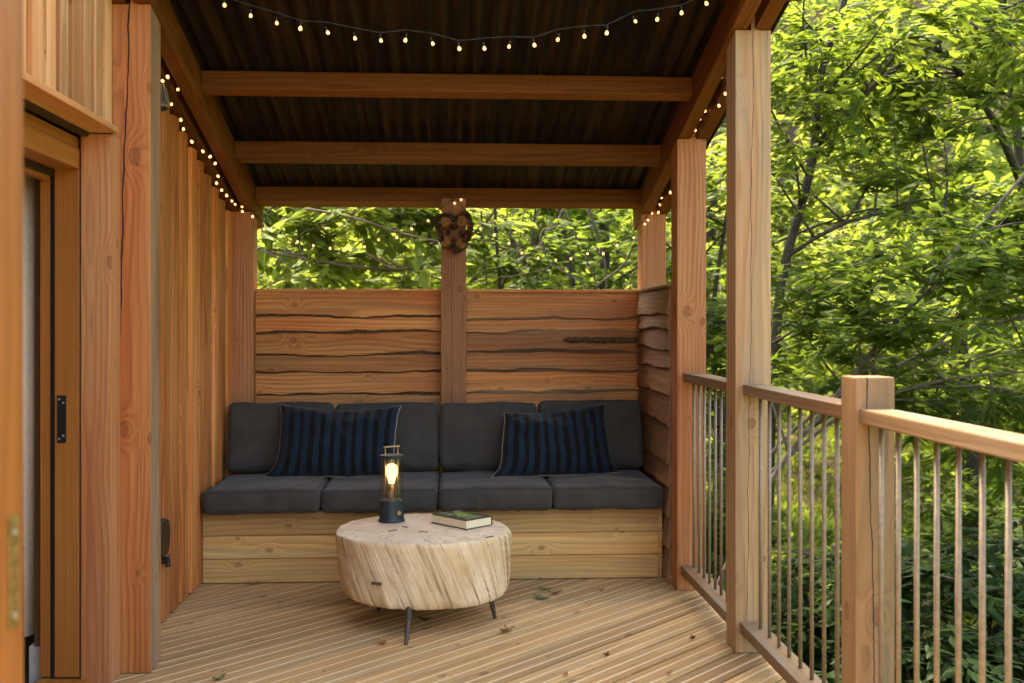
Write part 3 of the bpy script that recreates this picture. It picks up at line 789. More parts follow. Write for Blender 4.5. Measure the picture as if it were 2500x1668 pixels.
def cushion(name, x0, x1, dep, hgt_, Mt, seed, label, group, wr=.006, puff=.012, seamtop=True):
    """boxed cushion: local x along the bench, y depth, z thickness; Mt places its bottom front left corner"""
    t = thing(name, label, 'cushion', Mt @ Vector(((x1 - x0) / 2, dep / 2, 0)), group)
    L = x1 - x0; hx, hy, hz = L / 2, dep / 2, hgt_ / 2; r = .036
    def f(p, seam=0.0):
        q = Vector((p[0] * hx, p[1] * hy, p[2] * hz))
        cl = Vector((max(-hx + r, min(hx - r, q.x)), max(-hy + r, min(hy - r, q.y)), max(-hz + r, min(hz - r, q.z))))
        d = q - cl; nrm = d.normalized() if d.length > 1e-9 else Vector((0, 0, 1))
        m = max(abs(d.x), abs(d.y), abs(d.z))
        o = cl + (nrm * m if m > 0 else Vector())
        k = (1 - p[0] ** 2) * (1 - p[1] ** 2)
        o.z += puff * k * (1 if p[2] > 0 else -.2) * max(0, abs(p[2]))
        o.y -= puff * .7 * (1 - p[0] ** 2) * (1 - p[2] ** 2) * (1 if p[1] < 0 else 0) * max(0, -p[1])
        # wrinkles: soft dents, stronger on the front face and near seams
        w = fbm((o.x * 5, o.y * 5, o.z * 5), 1, seed) * wr + fbm((o.x * 22, o.y * 7, o.z * 6), 1, seed + 3) * wr * 1.1 * (1.0 if p[1] < -.9 else .35)
        o += nrm * (w + seam)
        sag = fbm((o.x * 2.2, 0, 0), 1, seed + 8) * .008
        o.z += sag * (1 if p[2] > 0 else 0.2)
        return o
    b = MB(seed); nx_, ny_, nz_ = 44, 30, 14
    grid = {}
    def sp(i, n):  # denser towards the ends so that the rounded edge is smooth
        u = i / n * 2 - 1
        return math.copysign(1 - (1 - abs(u)) ** 1.35, u)
    axes = (('x', 'y', nx_, ny_), ('x', 'z', nx_, nz_), ('y', 'z', ny_, nz_))
    for (a1, a2, n1, n2) in axes:
        for side in (-1, 1):
            ids = []
            vs_ = []; gcs = []
            for j in range(n2 + 1):
                for i in range(n1 + 1):
                    d = {'x': side, 'y': side, 'z': side}; d[a1] = sp(i, n1); d[a2] = sp(j, n2)
                    o = f((d['x'], d['y'], d['z']))
                    gcs.append((o.x, o.y + o.z, seed))
                    vs_.append(Mt @ (o + Vector((hx, hy, hz))))
            fs = [(j * (n1 + 1) + i, j * (n1 + 1) + i + 1, (j + 1) * (n1 + 1) + i + 1, (j + 1) * (n1 + 1) + i) for j in range(n2) for i in range(n1)]
            b.add(vs_, fs, gcs, .5)
    o = b.build('cover', M['cushion'], t, smooth=True)
    bm = bmesh.new(); bm.from_mesh(o.data); bmesh.ops.remove_doubles(bm, verts=bm.verts[:], dist=.0006)
    bmesh.ops.recalc_face_normals(bm, faces=bm.faces[:]); bm.to_mesh(o.data); bm.free()
    b = MB(seed + 1)
    N = 36
    for zs in (.985, -.985):
        loop = []
        for (ax, sgn) in ((0, -1), (1, 1), (2, 1), (3, -1)):
            for i in range(N):
                u = sp(i, N)
                p = {0: (u, -1, zs), 1: (1, u, zs), 2: (-u, 1, zs), 3: (-1, -u, zs)}[ax]
                loop.append(Mt @ (f(p, .0006) + Vector((hx, hy, hz))))
        b.tube(loop, .0028, 6, closed=True)
    b.build('piping', M['piping'], t, smooth=True)
    return t
SX = [-1.268, -.672, -.066, .532, 1.120]
where = ['left end of the bench beside the cabin wall', 'left of centre behind the lantern', 'right of centre behind the book', 'right end of the bench in the dark corner']
for i in range(4):
    w = SX[i + 1] - SX[i] - .006
    Mt = Matrix.Translation((SX[i] + .003, 5.505 + .006 * (i % 2), .373)) @ Matrix.Rotation(.004 * (i - 1.5), 4, 'Z')
    cushion('seat_cushion', 0, w, .66, .127, Mt, 100 + i * 3, 'flat charcoal seat cushion at ' + where[i] if i in (0, 3) else 'flat charcoal seat cushion ' + where[i], 'charcoal seat cushions on the bench')
bx = [-1.262, -.664, -.068, .506, 1.112]
bl = ['upright charcoal back cushion in the left corner beside the cabin wall', 'upright charcoal back cushion behind the right half of the left striped pillow',
      'upright charcoal back cushion just right of the centre post', 'upright charcoal back cushion in the dark right corner']
for i in range(4):
    w = bx[i + 1] - bx[i] - .006
    # local x along bench, y = up the cushion, z = towards the viewer: rotate so that z faces the viewer and leans back
    Mt = Matrix.Translation((bx[i] + .003, 6.165, .500)) @ Matrix.Rotation(math.radians(77 - (i % 2) * 1.5), 4, 'X')
    cushion('back_cushion', 0, w, .385 + (.004, -.004, -.003, .006)[i], .125, Mt, 130 + i * 3, bl[i], 'charcoal back cushions on the bench', wr=.007, puff=.016)

def pillow(x, y, z, w, h, tilt, yaw, roll, seed, label, cor=((0, 0), (0, 0), (0, 0), (0, 0))):
    """cor: (dx, dz) of the corners bottom left, bottom right, top right, top left"""
    t = thing('pillow', label, 'pillow', (x, y, z), 'striped pillows on the bench')
    R = Matrix.Translation((x, y, z)) @ Matrix.Rotation(yaw, 4, 'Z') @ Matrix.Rotation(tilt, 4, 'X') @ Matrix.Rotation(roll, 4, 'Y')
    nu, nv = 56, 36
    def f(u, v, side):
        ex = 1 - .05 * (1 - abs(v) ** 5) - .012 * fbm((v * 3, 1, 0), 1, seed) * (1 - v * v)
        ez = 1 - (.10 if v > 0 else .04) * (1 - abs(u) ** 3) - .05 * math.exp(-(u + .05) ** 2 * 12) * max(0, v) + .02 * fbm((u * 3, 5, 0), 1, seed) * v
        th = .085 * ((1 - u ** 4) * (1 - v ** 4)) ** .55
        th *= 1 - .25 * math.exp(-((u + .0) ** 2 * 14)) * max(0, v)
        th += (fbm((u * 3, v * 3, side), 1, seed) * .014 + fbm((u * 7 + v * 3, v * 2, side), 1, seed + 2) * .011) * (1 - u ** 6) * (1 - v ** 6)
        droop = -.03 * max(0, -v) ** 3 * (abs(u) ** 4)
        uu, vv = (u + 1) / 2, (v + 1) / 2
        wt = [q ** e_ for q, e_ in zip(((1 - uu) * (1 - vv), uu * (1 - vv), uu * vv, (1 - uu) * vv), (7, 7, 2, 2))]
        cx_ = sum(a * k[0] for a, k in zip(wt, cor)); cz_ = sum(a * k[1] for a, k in zip(wt, cor))
        return Vector((cx_ + u * w / 2 * ex, -side * th + .02 * v * v * 0 - .035 * (abs(u) ** 3) * (abs(v) ** 3) * (1 if v < 0 else .2), cz_ + h / 2 + v * h / 2 * ez))
    b = MB(seed)
    for side in (1, -1):
        vs_ = []; gcs = []
        for j in range(nv + 1):
            for i in range(nu + 1):
                u, v = math.sin((i / nu - .5) * math.pi), math.sin((j / nv - .5) * math.pi)
                p = f(u, v, side)
                vs_.append(R @ p); gcs.append((u * w / 2 + .35, v * h / 2, seed))
        fs = [(j * (nu + 1) + i, j * (nu + 1) + i + 1, (j + 1) * (nu + 1) + i + 1, (j + 1) * (nu + 1) + i) for j in range(nv) for i in range(nu)]
        if side < 0: fs = [q[::-1] for q in fs]
        b.add(vs_, fs, gcs, .5, 0 if side > 0 else 1)
    o = b.build('cover', [M['stripe'], M['cream']], t, smooth=True)
    b = MB(seed + 1); loop = []
    N = 50
    for k in range(4):
        for i in range(N):
            u = math.sin((i / N - .5) * math.pi)
            p = {0: (u, -1), 1: (1, u), 2: (-u, 1), 3: (-1, -u)}[k]
            loop.append(R @ (f(p[0], p[1], 1) + Vector((0, .004, 0))))
    b.tube(loop, .0032, 6, closed=True); b.build('piping', M['cream'], t, smooth=True)
pillow(-.635, 5.895, .502, .665, .415, math.radians(-24), math.radians(-2), 0, 160, 'blue and black striped pillow on the left half of the bench behind the lantern', ((-.05, 0), (-.0, .01), (.015, .0), (.0, .012)))
pillow(.60, 5.875, .502, .655, .41, math.radians(-26), math.radians(9), 0, 165, 'blue and black striped pillow with cream edging leaning on the right half of the bench', ((-.06, 0), (.015, 0), (.0, .015), (.05, -.03)))

# ---------------------------------------------------------------- log table
TB = thing('log_table', 'low round table cut from a bleached log on short iron legs', 'table', (-.13, 4.93, 0))
def log_top():
    b = MB(170); n = 168; cx, cy = -.132, 4.925
    zs = [.131, .134, .142, .160] + [.185 + .21 * i / 14 for i in range(15)] + [.401, .405, .4065]
    def rad(a, z):
        u = (z - .13) / .277
        r = .370 + .02 * u + .010 * math.cos(2 * a + .6) + .008 * math.cos(3 * a + 1.1)
        aa = a + u * .30                                   # the grain spirals round the log
        r += .013 * fbm((math.cos(aa) * 5, math.sin(aa) * 5, u * .5), 1, 3) + .007 * fbm((math.cos(aa) * 22, math.sin(aa) * 22, u * .8), 1, 5)
        edge = min(1, (z - .1305) / .03, (.4075 - z) / .006)
        edge = max(0, edge)
        r -= .012 * (1 - min(1, max(0, (z - .131) / .022))) ** 2 + .008 * (1 - min(1, max(0, (.4066 - z) / .012))) ** 2
        return r
    vs_ = []; gcs = []
    for z in zs:
        u = (z - .13) / .277
        for k in range(n):
            a = 2 * math.pi * k / n; r = rad(a, z)
            tl = .012 * math.sin(a - .5) * (1 - u)
            vs_.append((cx + .012 * (1 - u) + r * math.cos(a), cy + r * math.sin(a), z + tl))
            s = a + u * .30
            gcs.append((z * 1.05 + 0.2 * math.sin(a), math.cos(s) * .40, math.sin(s) * .40))
    fs = []
    for j in range(len(zs) - 1):
        for k in range(n): fs.append((j * n + k, j * n + (k + 1) % n, (j + 1) * n + (k + 1) % n, (j + 1) * n + k))
    fs.append(tuple(range(n - 1, -1, -1)))
    b.add(vs_, fs, gcs)
    # top disc in rings
    vs_ = []; gcs = []; fs = []; R = 14
    for j in range(R + 1):
        for k in range(n):
            a = 2 * math.pi * k / n; r = rad(a, .4065) * (1 - j / (R + .3))
            h = .4065 + .0016 * fbm((math.cos(a) * r * 9, math.sin(a) * r * 9, 0), 1, 9) * (1 if j else 0)
            p = (cx + r * math.cos(a), cy + r * math.sin(a), h); vs_.append(p); gcs.append((p[0] - cx + .05, p[1] - cy - .07, 3))
    for j in range(R):
        for k in range(n): fs.append((j * n + k, j * n + (k + 1) % n, (j + 1) * n + (k + 1) % n, (j + 1) * n + k))
    fs.append(tuple(R * n + k for k in range(n)))
    b.add(vs_, fs, gcs, .5, 1)
    o = b.build('log_top', [M['log'], M['log_top']], TB, smooth=True)
    smooth_by_angle(o, 55)
log_top()
for (fx, fy, tx, ty) in ((-.187, 4.49, -.175, 4.60), (.203, 4.864, .175, 4.87), (-.338, 5.03, -.30, 5.0), (.02, 5.27, .0, 5.2)):
    b = MB(); b.tube([(fx, fy, .002), (fx + (tx - fx) * .9, fy + (ty - fy) * .9, .125), (tx, ty, .15)], [.0085, .0145, .015], 14)
    o = b.build('leg', M['iron'], TB); smooth_by_angle(o, 50)
def inlay(c, ang, l, w, seed, side=False):
    b = MB(seed)
    R = Matrix.Translation(c) @ (Matrix.Rotation(ang, 4, 'Z') if not side else (Matrix.Rotation(ang, 4, 'Z') @ Matrix.Rotation(math.radians(90), 4, 'X')))
    for s in (-1, 1):
        p = [R @ Vector(q) for q in ((0, -w * .32, -.01), (s * l / 2, -w / 2, -.01), (s * l / 2, w / 2, -.01), (0, w * .32, -.01), (0, -w * .32, .0012), (s * l / 2, -w / 2, .0012), (s * l / 2, w / 2, .0012), (0, w * .32, .0012))]
        b.hexa(p, 'X', 0)
    b.build('inlay', M['inlay'], TB)
for i, (x, y, a, l) in enumerate(((-.264, 4.873, .75, .045), (-.209, 4.952, -1.0, .04), (-.122, 4.833, -.55, .042), (.17, 4.70, .9, .05), (-.203, 5.31, .1, .06))):
    inlay((x, y, .4075), a, l, .012, 180 + i)
inlay((-.318, 4.575, .238), math.radians(-27), .045, .013, 190, True)

# ---------------------------------------------------------------- lantern
LX, LY, LZ = -.281, 5.105, .4085
LT = thing('lantern', 'glass lantern with a lit bulb and slate blue base on the log table', 'lamp', (LX, LY, LZ))
def lath(name, prof, mat, parent, c=(LX, LY, LZ), sides=40, cap=True):
    b = MB(); b.lathe(prof, c, sides, cap=cap); o = b.build(name, mat, parent); smooth_by_angle(o, 35); return o
lath('base', [(.058, 0), (.0635, .002), (.0635, .005), (.060, .009), (.0592, .012), (.0592, .098), (.057, .101), (.03, .1012)], M['lantern'], LT)
lath('glass', [(.0545, .1005), (.0545, .3005), (.0525, .3005), (.0525, .1005)], M['glass'], LT, cap=False)
lath('top_cap', [(.045, .300), (.0565, .3005), (.0575, .302), (.0575, .312), (.055, .315), (.02, .3155)], M['lantern'], LT)
ha = math.radians(32); hd = Vector((math.cos(ha), math.sin(ha), 0))
for s in (-1, 1):
    b = MB(); c = Vector((LX, LY, LZ)) + hd * .034 * s
    b.tube([c + Vector((0, 0, .10)), c + Vector((0, 0, .355))], .0028, 8); b.build('rod', M['brass'], LT, smooth=True)
b = MB(); b.tube([Vector((LX, LY, LZ + .354)) - hd * .043, Vector((LX, LY, LZ + .354)) + hd * .043], .0042, 10); b.build('handle', M['brass'], LT)
lath('bulb_stem', [(.012, .1013), (.012, .150), (.010, .152)], M['glass'], LT, sides=20)
BB = lath('bulb', [(.0135, .178), (.0155, .19), (.020, .205), (.0265, .221), (.0295, .236), (.0295, .248), (.026, .260), (.018, .269), (.008, .273), (.001, .274)], M['lamp'], LT, sides=28)
lath('bulb_cap', [(.009, .151), (.012, .154), (.0145, .157), (.0125, .160), (.0145, .163), (.0125, .166), (.0145, .169), (.0128, .173), (.0142, .1785)], M['brass'], BB, sides=20)
b = MB(); kd_ = Vector((math.cos(math.radians(-62)), math.sin(math.radians(-62)), 0)); kd_ = Vector((.56, -.83, 0)).normalized()
c = Vector((LX, LY, LZ + .047)) + kd_ * .058
b.tube([c, c + kd_ * .004, c + kd_ * .0045, c + kd_ * .012], [.008, .008, .0115, .0105], 18); b.build('knob', M['brass'], LT)

# ---------------------------------------------------------------- book
A_, B_ = Vector((.071, 4.862)), Vector((-.093, 5.048))
u_ = (B_ - A_).normalized(); v_ = Vector((-u_.y, u_.x)) * -1
if v_.x < 0: v_ = -v_
BL, BW, BT = .245, .165, .042
BK = thing('book', 'black hardback book with a green cover picture lying on the log table', 'book', (A_.x, A_.y, .4085))
def bp(l, w, z): return Vector((A_.x + u_.x * l + v_.x * w, A_.y + u_.y * l + v_.y * w, .4085 + z))
def bslab(b, l0, l1, w0, w1, z0, z1, bev=.0006, mi=0):
    b.hexa([bp(l0, w0, z0), bp(l0, w1, z0), bp(l1, w1, z0), bp(l1, w0, z0), bp(l0, w0, z1), bp(l0, w1, z1), bp(l1, w1, z1), bp(l1, w0, z1)], 'X', bev, .5, mi=mi)
b = MB(200); bslab(b, .003, BL - .003, .003, BW - .004, .003, BT - .003); b.build('pages', M['page'], BK)
b = MB(201); bslab(b, 0, BL, 0, BW, 0, .0028); bslab(b, 0, BL, 0, BW, BT - .0028, BT); bslab(b, 0, BL, BW - .0035, BW + .0005, .0028, BT - .0028)
CV = b.build('cover', M['cover'], BK)
b = MB(202); rr = random.Random(4)
def blob(pts, z):
    n = len(pts); b.add([bp(l, w, BT + z) for l, w in pts] + [bp(l, w, BT + .0002) for l, w in pts], [tuple(range(n))] + [(i, i + n, (i + 1) % n + n, (i + 1) % n) for i in range(n)], None, rr.random())
def ell(l, w, a, c, ang, z):
    blob([(l + a * math.cos(t) * math.cos(ang) - c * math.sin(t) * math.sin(ang), w + a * math.cos(t) * math.sin(ang) + c * math.sin(t) * math.cos(ang)) for t in [k * math.pi / 8 for k in range(16)]], z)
for q in ((.125, .085, .055, .030, .1, .0007), (.17, .05, .022, .014, .6, .0009), (.175, .12, .024, .012, -.5, .0008), (.10, .045, .018, .009, 1.2, .0010),
          (.07, .055, .034, .006, .15, .0012), (.065, .075, .04, .006, .0, .0011), (.06, .095, .042, .006, -.1, .0013), (.07, .115, .034, .006, -.2, .0014), (.13, .14, .02, .008, -1.0, .0006)): ell(*q)
b.build('cover_picture', M['cover_green'], CV)
for row, (l, w0, w1, s) in enumerate(((.030, .03, .13, .009), (.215, .02, .075, .007), (.205, .10, .15, .009))):
    b = MB(203); w = w0; lo, hi = [], []
    while w < w1:
        d = rr.uniform(.002, .005)
        lo.append((l - s * rr.uniform(.25, .6), w)); hi.append((l + s * rr.uniform(.25, .6), w)); w += d
    n = len(lo)
    b.add([bp(x, y, BT + .0008) for x, y in lo + hi], [(i, i + 1, n + i + 1, n + i) for i in range(n - 1)])
    b.build('cover_lettering', M['cover_white'], CV)

# ---------------------------------------------------------------- string lights
bulb_me = None
def fairy(label, wire, bulbs, hang=None, mat=None, r=.0085, loc=None):
    global bulb_me
    t = thing('string_lights', label, 'string lights', wire[0], 'strings of warm bulbs under the porch roof')
    # two loosely twisted strands
    P_ = []
    for i in range(len(wire) - 1):
        a, c = Vector(wire[i]), Vector(wire[i + 1]); n = max(2, int((c - a).length / .02))
        P_ += [a.lerp(c, k / n) for k in range(n)]
    P_.append(Vector(wire[-1]))
    b = MB(210)
    for s in (0, math.pi):
        b.tube([p + Vector((0, .0014 * math.cos(k * .9 + s), .0018 * math.sin(k * .9 + s))) for k, p in enumerate(P_)], .0011, 5)
    b.build('wire', M['green_plastic'], t)
    if bulb_me is None:
        q = MB(); q.lathe([(.0028, .003), (.0046, .0005), (.0068, -.0035), (.0077, -.008), (.0070, -.0118), (.0045, -.0148), (.001, -.0158)], (0, 0, 0), 12)
        ob = q.build('bulb', M['fairy'], None, smooth=True)
        q = MB(); q.lathe([(.0030, .022), (.0042, .020), (.0044, .003), (.0034, .002)], (0, 0, 0), 10)
        os_ = q.build('socket', M['green_plastic'], None, smooth=True)
        bulb_me = (ob.data, os_.data)
        bpy.data.objects.remove(ob); bpy.data.objects.remove(os_)
    rr = random.Random(len(bulbs) * 7 + 1)
    for p in bulbs:
        p = Vector(p)
        # nearest wire point gives the direction the bulb hangs from
        q = min(P_, key=lambda w: (w - p).length)
        d = (p - q); d = d.normalized() if d.length > .003 else Vector((0, 0, -1))
        o = bpy.data.objects.new('bulb', bulb_me[0]); COL.objects.link(o); o.parent = t
        o.location = p - Vector(t.location) - d * -.0; o.rotation_euler = (-d).to_track_quat('Z', 'Y').to_euler()
        o.scale = (rr.uniform(.78, .98),) * 3; o.rotation_euler.rotate_axis('X', rr.gauss(0, .22)); o.rotation_euler.rotate_axis('Y', rr.gauss(0, .22))
        s = bpy.data.objects.new('socket', bulb_me[1]); COL.objects.link(s); s.parent = o
        if d.length: pass
    return t
def sag(a, c, d, n=28):
    a, c = Vector(a), Vector(c)
    return [tuple(a.lerp(c, i / n) - Vector((0, 0, d * 4 * (i / n) * (1 - i / n)))) for i in range(n + 1)]
SW = [(-.857, 2.565), (-.759, 2.526), (-.661, 2.499), (-.571, 2.481), (-.47, 2.466), (-.366, 2.446), (-.267, 2.439), (-.172, 2.442), (-.07, 2.43), (.032, 2.413), (.129, 2.415), (.226, 2.423), (.322, 2.431), (.415, 2.453), (.517, 2.468), (.605, 2.483), (.714, 2.528), (.803, 2.538), (.897, 2.565), (.993, 2.603)]
w = [(-1.152, 4.1, 2.68)] + [(x, 4.1, z + .028 + (.006 if i % 3 else -.004)) for i, (x, z) in enumerate(SW)] + [(1.146, 4.1, 2.67)]
fairy('string of lit bulbs sagging across the open front of the porch roof', w, [(x, 4.1, z) for x, z in SW])
LS = [(-1.235, 4.642, 2.393), (-1.233, 4.736, 2.422), (-1.229, 4.778, 2.322), (-1.231, 4.888, 2.401), (-1.227, 4.929, 2.283), (-1.224, 4.968, 2.248), (-1.222, 5.103, 2.213), (-1.22, 5.319, 2.202), (-1.218, 5.461, 2.189), (-1.216, 5.572, 2.17), (-1.212, 5.60, 2.083), (-1.214, 5.633, 2.122), (-1.21, 5.719, 2.06), (-1.208, 5.83, 2.047), (-1.206, 5.951, 2.03), (-1.203, 6.012, 2.017), (-1.201, 6.20, 2.022), (-1.199, 6.21, 1.999), (-1.163, 6.33, 1.984)]
w = [(-1.235, 4.36, 2.50)] + [(-1.236 + .0004 * i, 4.6 + .1 * i, zb(4.6 + .1 * i) - .018 - .05 * math.sin(i / 17 * math.pi)) for i in range(17)] + [(-1.163, 6.325, 2.01)]
fairy('string of lit bulbs running down between the left-hand rafters', w, LS)
RS = [(1.228, 4.71, 2.385), (1.228, 4.782, 2.465), (1.228, 4.824, 2.355), (1.228, 5.081, 2.37), (1.228, 5.181, 2.351), (1.228, 5.282, 2.314), (1.228, 5.60, 2.21), (1.228, 5.75, 2.15), (1.228, 5.901, 2.09), (1.228, 6.131, 2.076), (1.228, 6.224, 2.048), (1.228, 6.234, 2.012), (1.201, 6.325, 2.010), (1.178, 6.325, 1.974)]
w = [(1.229, 4.5, 2.48)] + [(1.229, 4.6 + .1 * i, zb(4.6 + .1 * i) + .01 - .02 * math.sin(i * 1.3)) for i in range(17)] + [(1.205, 6.322, 2.035), (1.17, 6.322, 1.99)]
fairy('string of lit bulbs running down between the right-hand rafters', w, RS)
B1 = [(-1.095, 1.911), (-1.001, 1.87), (-.898, 1.836), (-.804, 1.814), (-.708, 1.799), (-.618, 1.801), (-.508, 1.809), (-.427, 1.85), (-.317, 1.866), (-.235, 1.914), (-.138, 1.961), (-.06, 2.006), (.021, 2.068)]
w = [(-1.163, 6.325, 2.008)] + [(x + .004, 6.325, z + .027) for x, z in B1]
fairy('swag of bulbs across the opening left of the centre post', w, [(x, 6.325, z) for x, z in B1])
B2 = [(.056, 2.083), (.098, 1.989), (.181, 1.918), (.262, 1.882), (.351, 1.83), (.425, 1.775), (.521, 1.745), (.624, 1.733), (.717, 1.743), (.815, 1.773), (.912, 1.774), (.996, 1.822), (1.094, 1.87), (1.157, 1.948)]
w = [(.025, 6.325, 2.095)] + [(x - .004, 6.325, z + .027) for x, z in B2[1:]] + [(1.17, 6.322, 1.99)]
fairy('swag of bulbs across the opening right of the centre post', w, [(x, 6.325, z) for x, z in B2])

# ---------------------------------------------------------------- heart wreath on the centre post
WR = thing('wreath', 'heart-shaped wreath of pine cones and red berries on the centre post', 'wreath', (.02, 6.31, 1.88))
HP = [(225, 760), (275, 665), (375, 640), (475, 655), (590, 715), (690, 635), (800, 590), (890, 680), (935, 810), (912, 990), (855, 1150), (765, 1270), (650, 1335), (545, 1305), (425, 1195), (335, 1055), (265, 900)]
HP = [Vector((.02 + (x - 590) / 3530, 6.305, 1.896 - (z - 950) / 3530)) for x, z in HP]
def heart(t):
    n = len(HP); f = (t / (2 * math.pi) % 1) * n; i = int(f); u = f - i
    p0, p1, p2, p3 = (HP[(i + k - 1) % n] for k in range(4))
    return ((2 * p1) + (p2 - p0) * u + (2 * p0 - 5 * p1 + 4 * p2 - p3) * u * u + (3 * p1 - p0 - 3 * p2 + p3) * u ** 3) / 2
b = MB(220); rr = random.Random(9)
for k in range(16):
    ph = rr.uniform(0, 6)
    b.tube([heart(2 * math.pi * i / 60) + Vector((.015 * math.sin(i * .7 + ph), .012 * math.sin(i * .9 + ph * 2) - .006, .015 * math.cos(i * .6 + ph))) for i in range(60)], .0052, 5, closed=True)
for k in range(420):
    t = rr.uniform(0, 2 * math.pi); p = heart(t); d = Vector((rr.gauss(0, 1), -abs(rr.gauss(0, .6)), rr.gauss(0, 1))).normalized()
    b.tube([p, p + d * rr.uniform(.012, .028)], [.0016, .0005], 4)
b.build('vine_ring', M['twig'], WR)
def cone(c, r, d, seed):
    r *= 1.3; b = MB(seed); rr = random.Random(seed); c = Vector(c); d = Vector(d).normalized(); q = d.to_track_quat('Z', 'Y')
    b.tube([c - d * r * 1.1, c, c + d * r * 1.1], [r * .3, r * .55, r * .1], 8)
    for k in range(70):
        h = k / 69; a = k * 2.4; rad_ = r * (1.0 - .75 * abs(h - .3)) * (1 if h < .95 else .5)
        base = Vector((math.cos(a) * rad_ * .45, math.sin(a) * rad_ * .45, (h - .5) * 2 * r))
        tip = Vector((math.cos(a) * rad_, math.sin(a) * rad_, (h - .5) * 2 * r + .35 * r))
        sd_ = Vector((-math.sin(a), math.cos(a), 0)) * r * .26
        vs_ = [base - sd_ * .5, base + sd_ * .5, tip + sd_, tip - sd_, tip * .97 - Vector((0, 0, .12 * r))]
        b.add([c + q @ v for v in vs_], [(0, 1, 2, 3), (0, 3, 4), (1, 4, 2), (3, 2, 4)], None, rr.random())
    b.build('pine_cone', M['cone'], WR)
for i, (x, z, r, d) in enumerate(((.02, 1.922, .019, (0, -1, .3)), (.035, 1.785, .021, (.1, -1, 0)), (-.052, 1.845, .016, (-.5, -1, .3)), (-.015, 1.885, .012, (-.2, -1, .4)), (.062, 1.885, .012, (.3, -1, .2)), (.02, 1.835, .015, (.2, -1, .1)), (-.075, 1.925, .016, (-.6, -.8, .5)), (.098, 1.885, .015, (.4, -1, .6)), (.005, 1.80, .013, (-.3, -1, 0)), (.078, 1.835, .013, (.3, -1, .1)))):
    cone((x, 6.272, z), r, d, 230 + i)
def dried(x, z, r, seed):
    r *= 1.25; b = MB(seed); n = 28; c = Vector((x, 6.268, z)); rr = random.Random(seed)
    vs_ = []; fs = []
    for k, (rk, dy) in enumerate(((1, .012), (1, 0), (.86, -.003), (.6, .001), (.25, -.001))):
        for i in range(n):
            a = 2 * math.pi * i / n; q = rk * r * (1 + .06 * math.sin(a * 3 + seed))
            vs_.append(c + Vector((q * math.cos(a), dy, q * math.sin(a))))
    for k in range(4):
        for i in range(n): fs.append((k * n + i, k * n + (i + 1) % n, (k + 1) * n + (i + 1) % n, (k + 1) * n + i))
    fs.append(tuple(4 * n + i for i in range(n)))
    b.add(vs_, fs); b.build('dried_slice', M['slice'], WR)
for i, (x, z, r) in enumerate(((-.028, 1.945, .026), (.066, 1.952, .026), (-.03, 1.832, .026), (.062, 1.82, .024))): dried(x, z, r, 240 + i)
for i, (x, z) in enumerate(((.103, 1.925, ), (.005, 1.783), (-.085, 1.898), (.09, 1.862))):
    b = MB(); b.lathe([(.001, -.0075), (.005, -.006), (.0075, 0), (.005, .006), (.001, .0075)], (x, 6.262, z), 12); b.build('berry', M['berry'], WR, smooth=True)
for mx, mz in ((.045, 1.965), (.075, 1.865)):
    b = MB(250)
    for k in range(90):
        c = Vector((mx + rr.gauss(0, .011), 6.278 + rr.gauss(0, .004), mz + rr.gauss(0, .011))); d = Vector((rr.gauss(0, 1), rr.gauss(-.4, .6), rr.gauss(0, 1))).normalized()
        b.tube([c, c + d * .016], [.0012, .0004], 3)
    b.build('moss', M['moss'], WR)
b = MB(); b.tube([(.02, 6.30, 1.95), (.022, 6.325, 2.03), (.02, 6.332, 2.07)], .0016, 6); b.build('twine', M['twine'], WR)

# ---------------------------------------------------------------- fallen leaves on the deck
def deck_leaf(x, y, l, w, ang, curl, mat, seed, label, star=False):
    b = MB(seed); rr = random.Random(seed); n = 10
    def P3(u, v):
        px = (u - .5) * l; wd = w * math.sin(math.pi * min(1, u * 1.02)) ** .8
        if star: wd *= .45 + .55 * abs(math.sin(u * 9))
        py = v * wd * (1 - .25 * curl)
        z = .004 + curl * l * (.9 * (u - .5) ** 2) + curl * .35 * abs(v) * w + .003 * fbm((u * 4, v * 3, 0), 1, seed)
        return Vector((px, py, max(.002, z)))
    R = Matrix.Translation((x, y, 0.001)) @ Matrix.Rotation(ang, 4, 'Z')
    vs_ = [R @ P3(i / n, v) for i in range(n + 1) for v in (-1, -.5, 0, .5, 1)]
    b.add(vs_, [(i * 5 + j, i * 5 + j + 1, (i + 1) * 5 + j + 1, (i + 1) * 5 + j) for i in range(n) for j in range(4)], None, rr.random())
    if star:
        R = R @ Matrix.Rotation(1.5, 4, 'Z'); vs_ = [R @ (P3(i / n, v) + Vector((0, 0, .004))) for i in range(n + 1) for v in (-1, -.5, 0, .5, 1)]
        b.add(vs_, [(i * 5 + j, i * 5 + j + 1, (i + 1) * 5 + j + 1, (i + 1) * 5 + j) for i in range(n) for j in range(4)], None, rr.random())
    o = b.build('fallen_leaf', mat, smooth=True)
    tag(o, label, 'leaf', 'fallen leaves on the deck')
DG = plain('fallen_leaf_green', (.12, .16, .06), .7, 0, .3, 60, .3); DB = plain('fallen_leaf_brown', (.17, .085, .035), .8, 0, .4, 60, .3); DO = plain('fallen_leaf_tan', (.42, .22, .09), .8, 0, .35, 60, .3)
DK = plain('fallen_leaf_dark', (.04, .03, .02), .8, 0, .35, 60, .3)
deck_leaf(.478, 5.375, .085, .017, -.35, .5, DG, 260, 'narrow green leaf on the deck nearest the bench, right of the log table')
deck_leaf(.519, 5.285, .075, .016, .3, .7, DB, 261, 'curled dark brown leaf beside two green leaves on the deck')
deck_leaf(.443, 5.195, .10, .024, -.8, .45, DG, 262, 'pointed green leaf on the deck just right of the log table')
deck_leaf(.243, 4.635, .06, .026, .3, 1.0, DO, 263, 'crumpled tan leaf on the deck in front of the table\'s right leg', True)
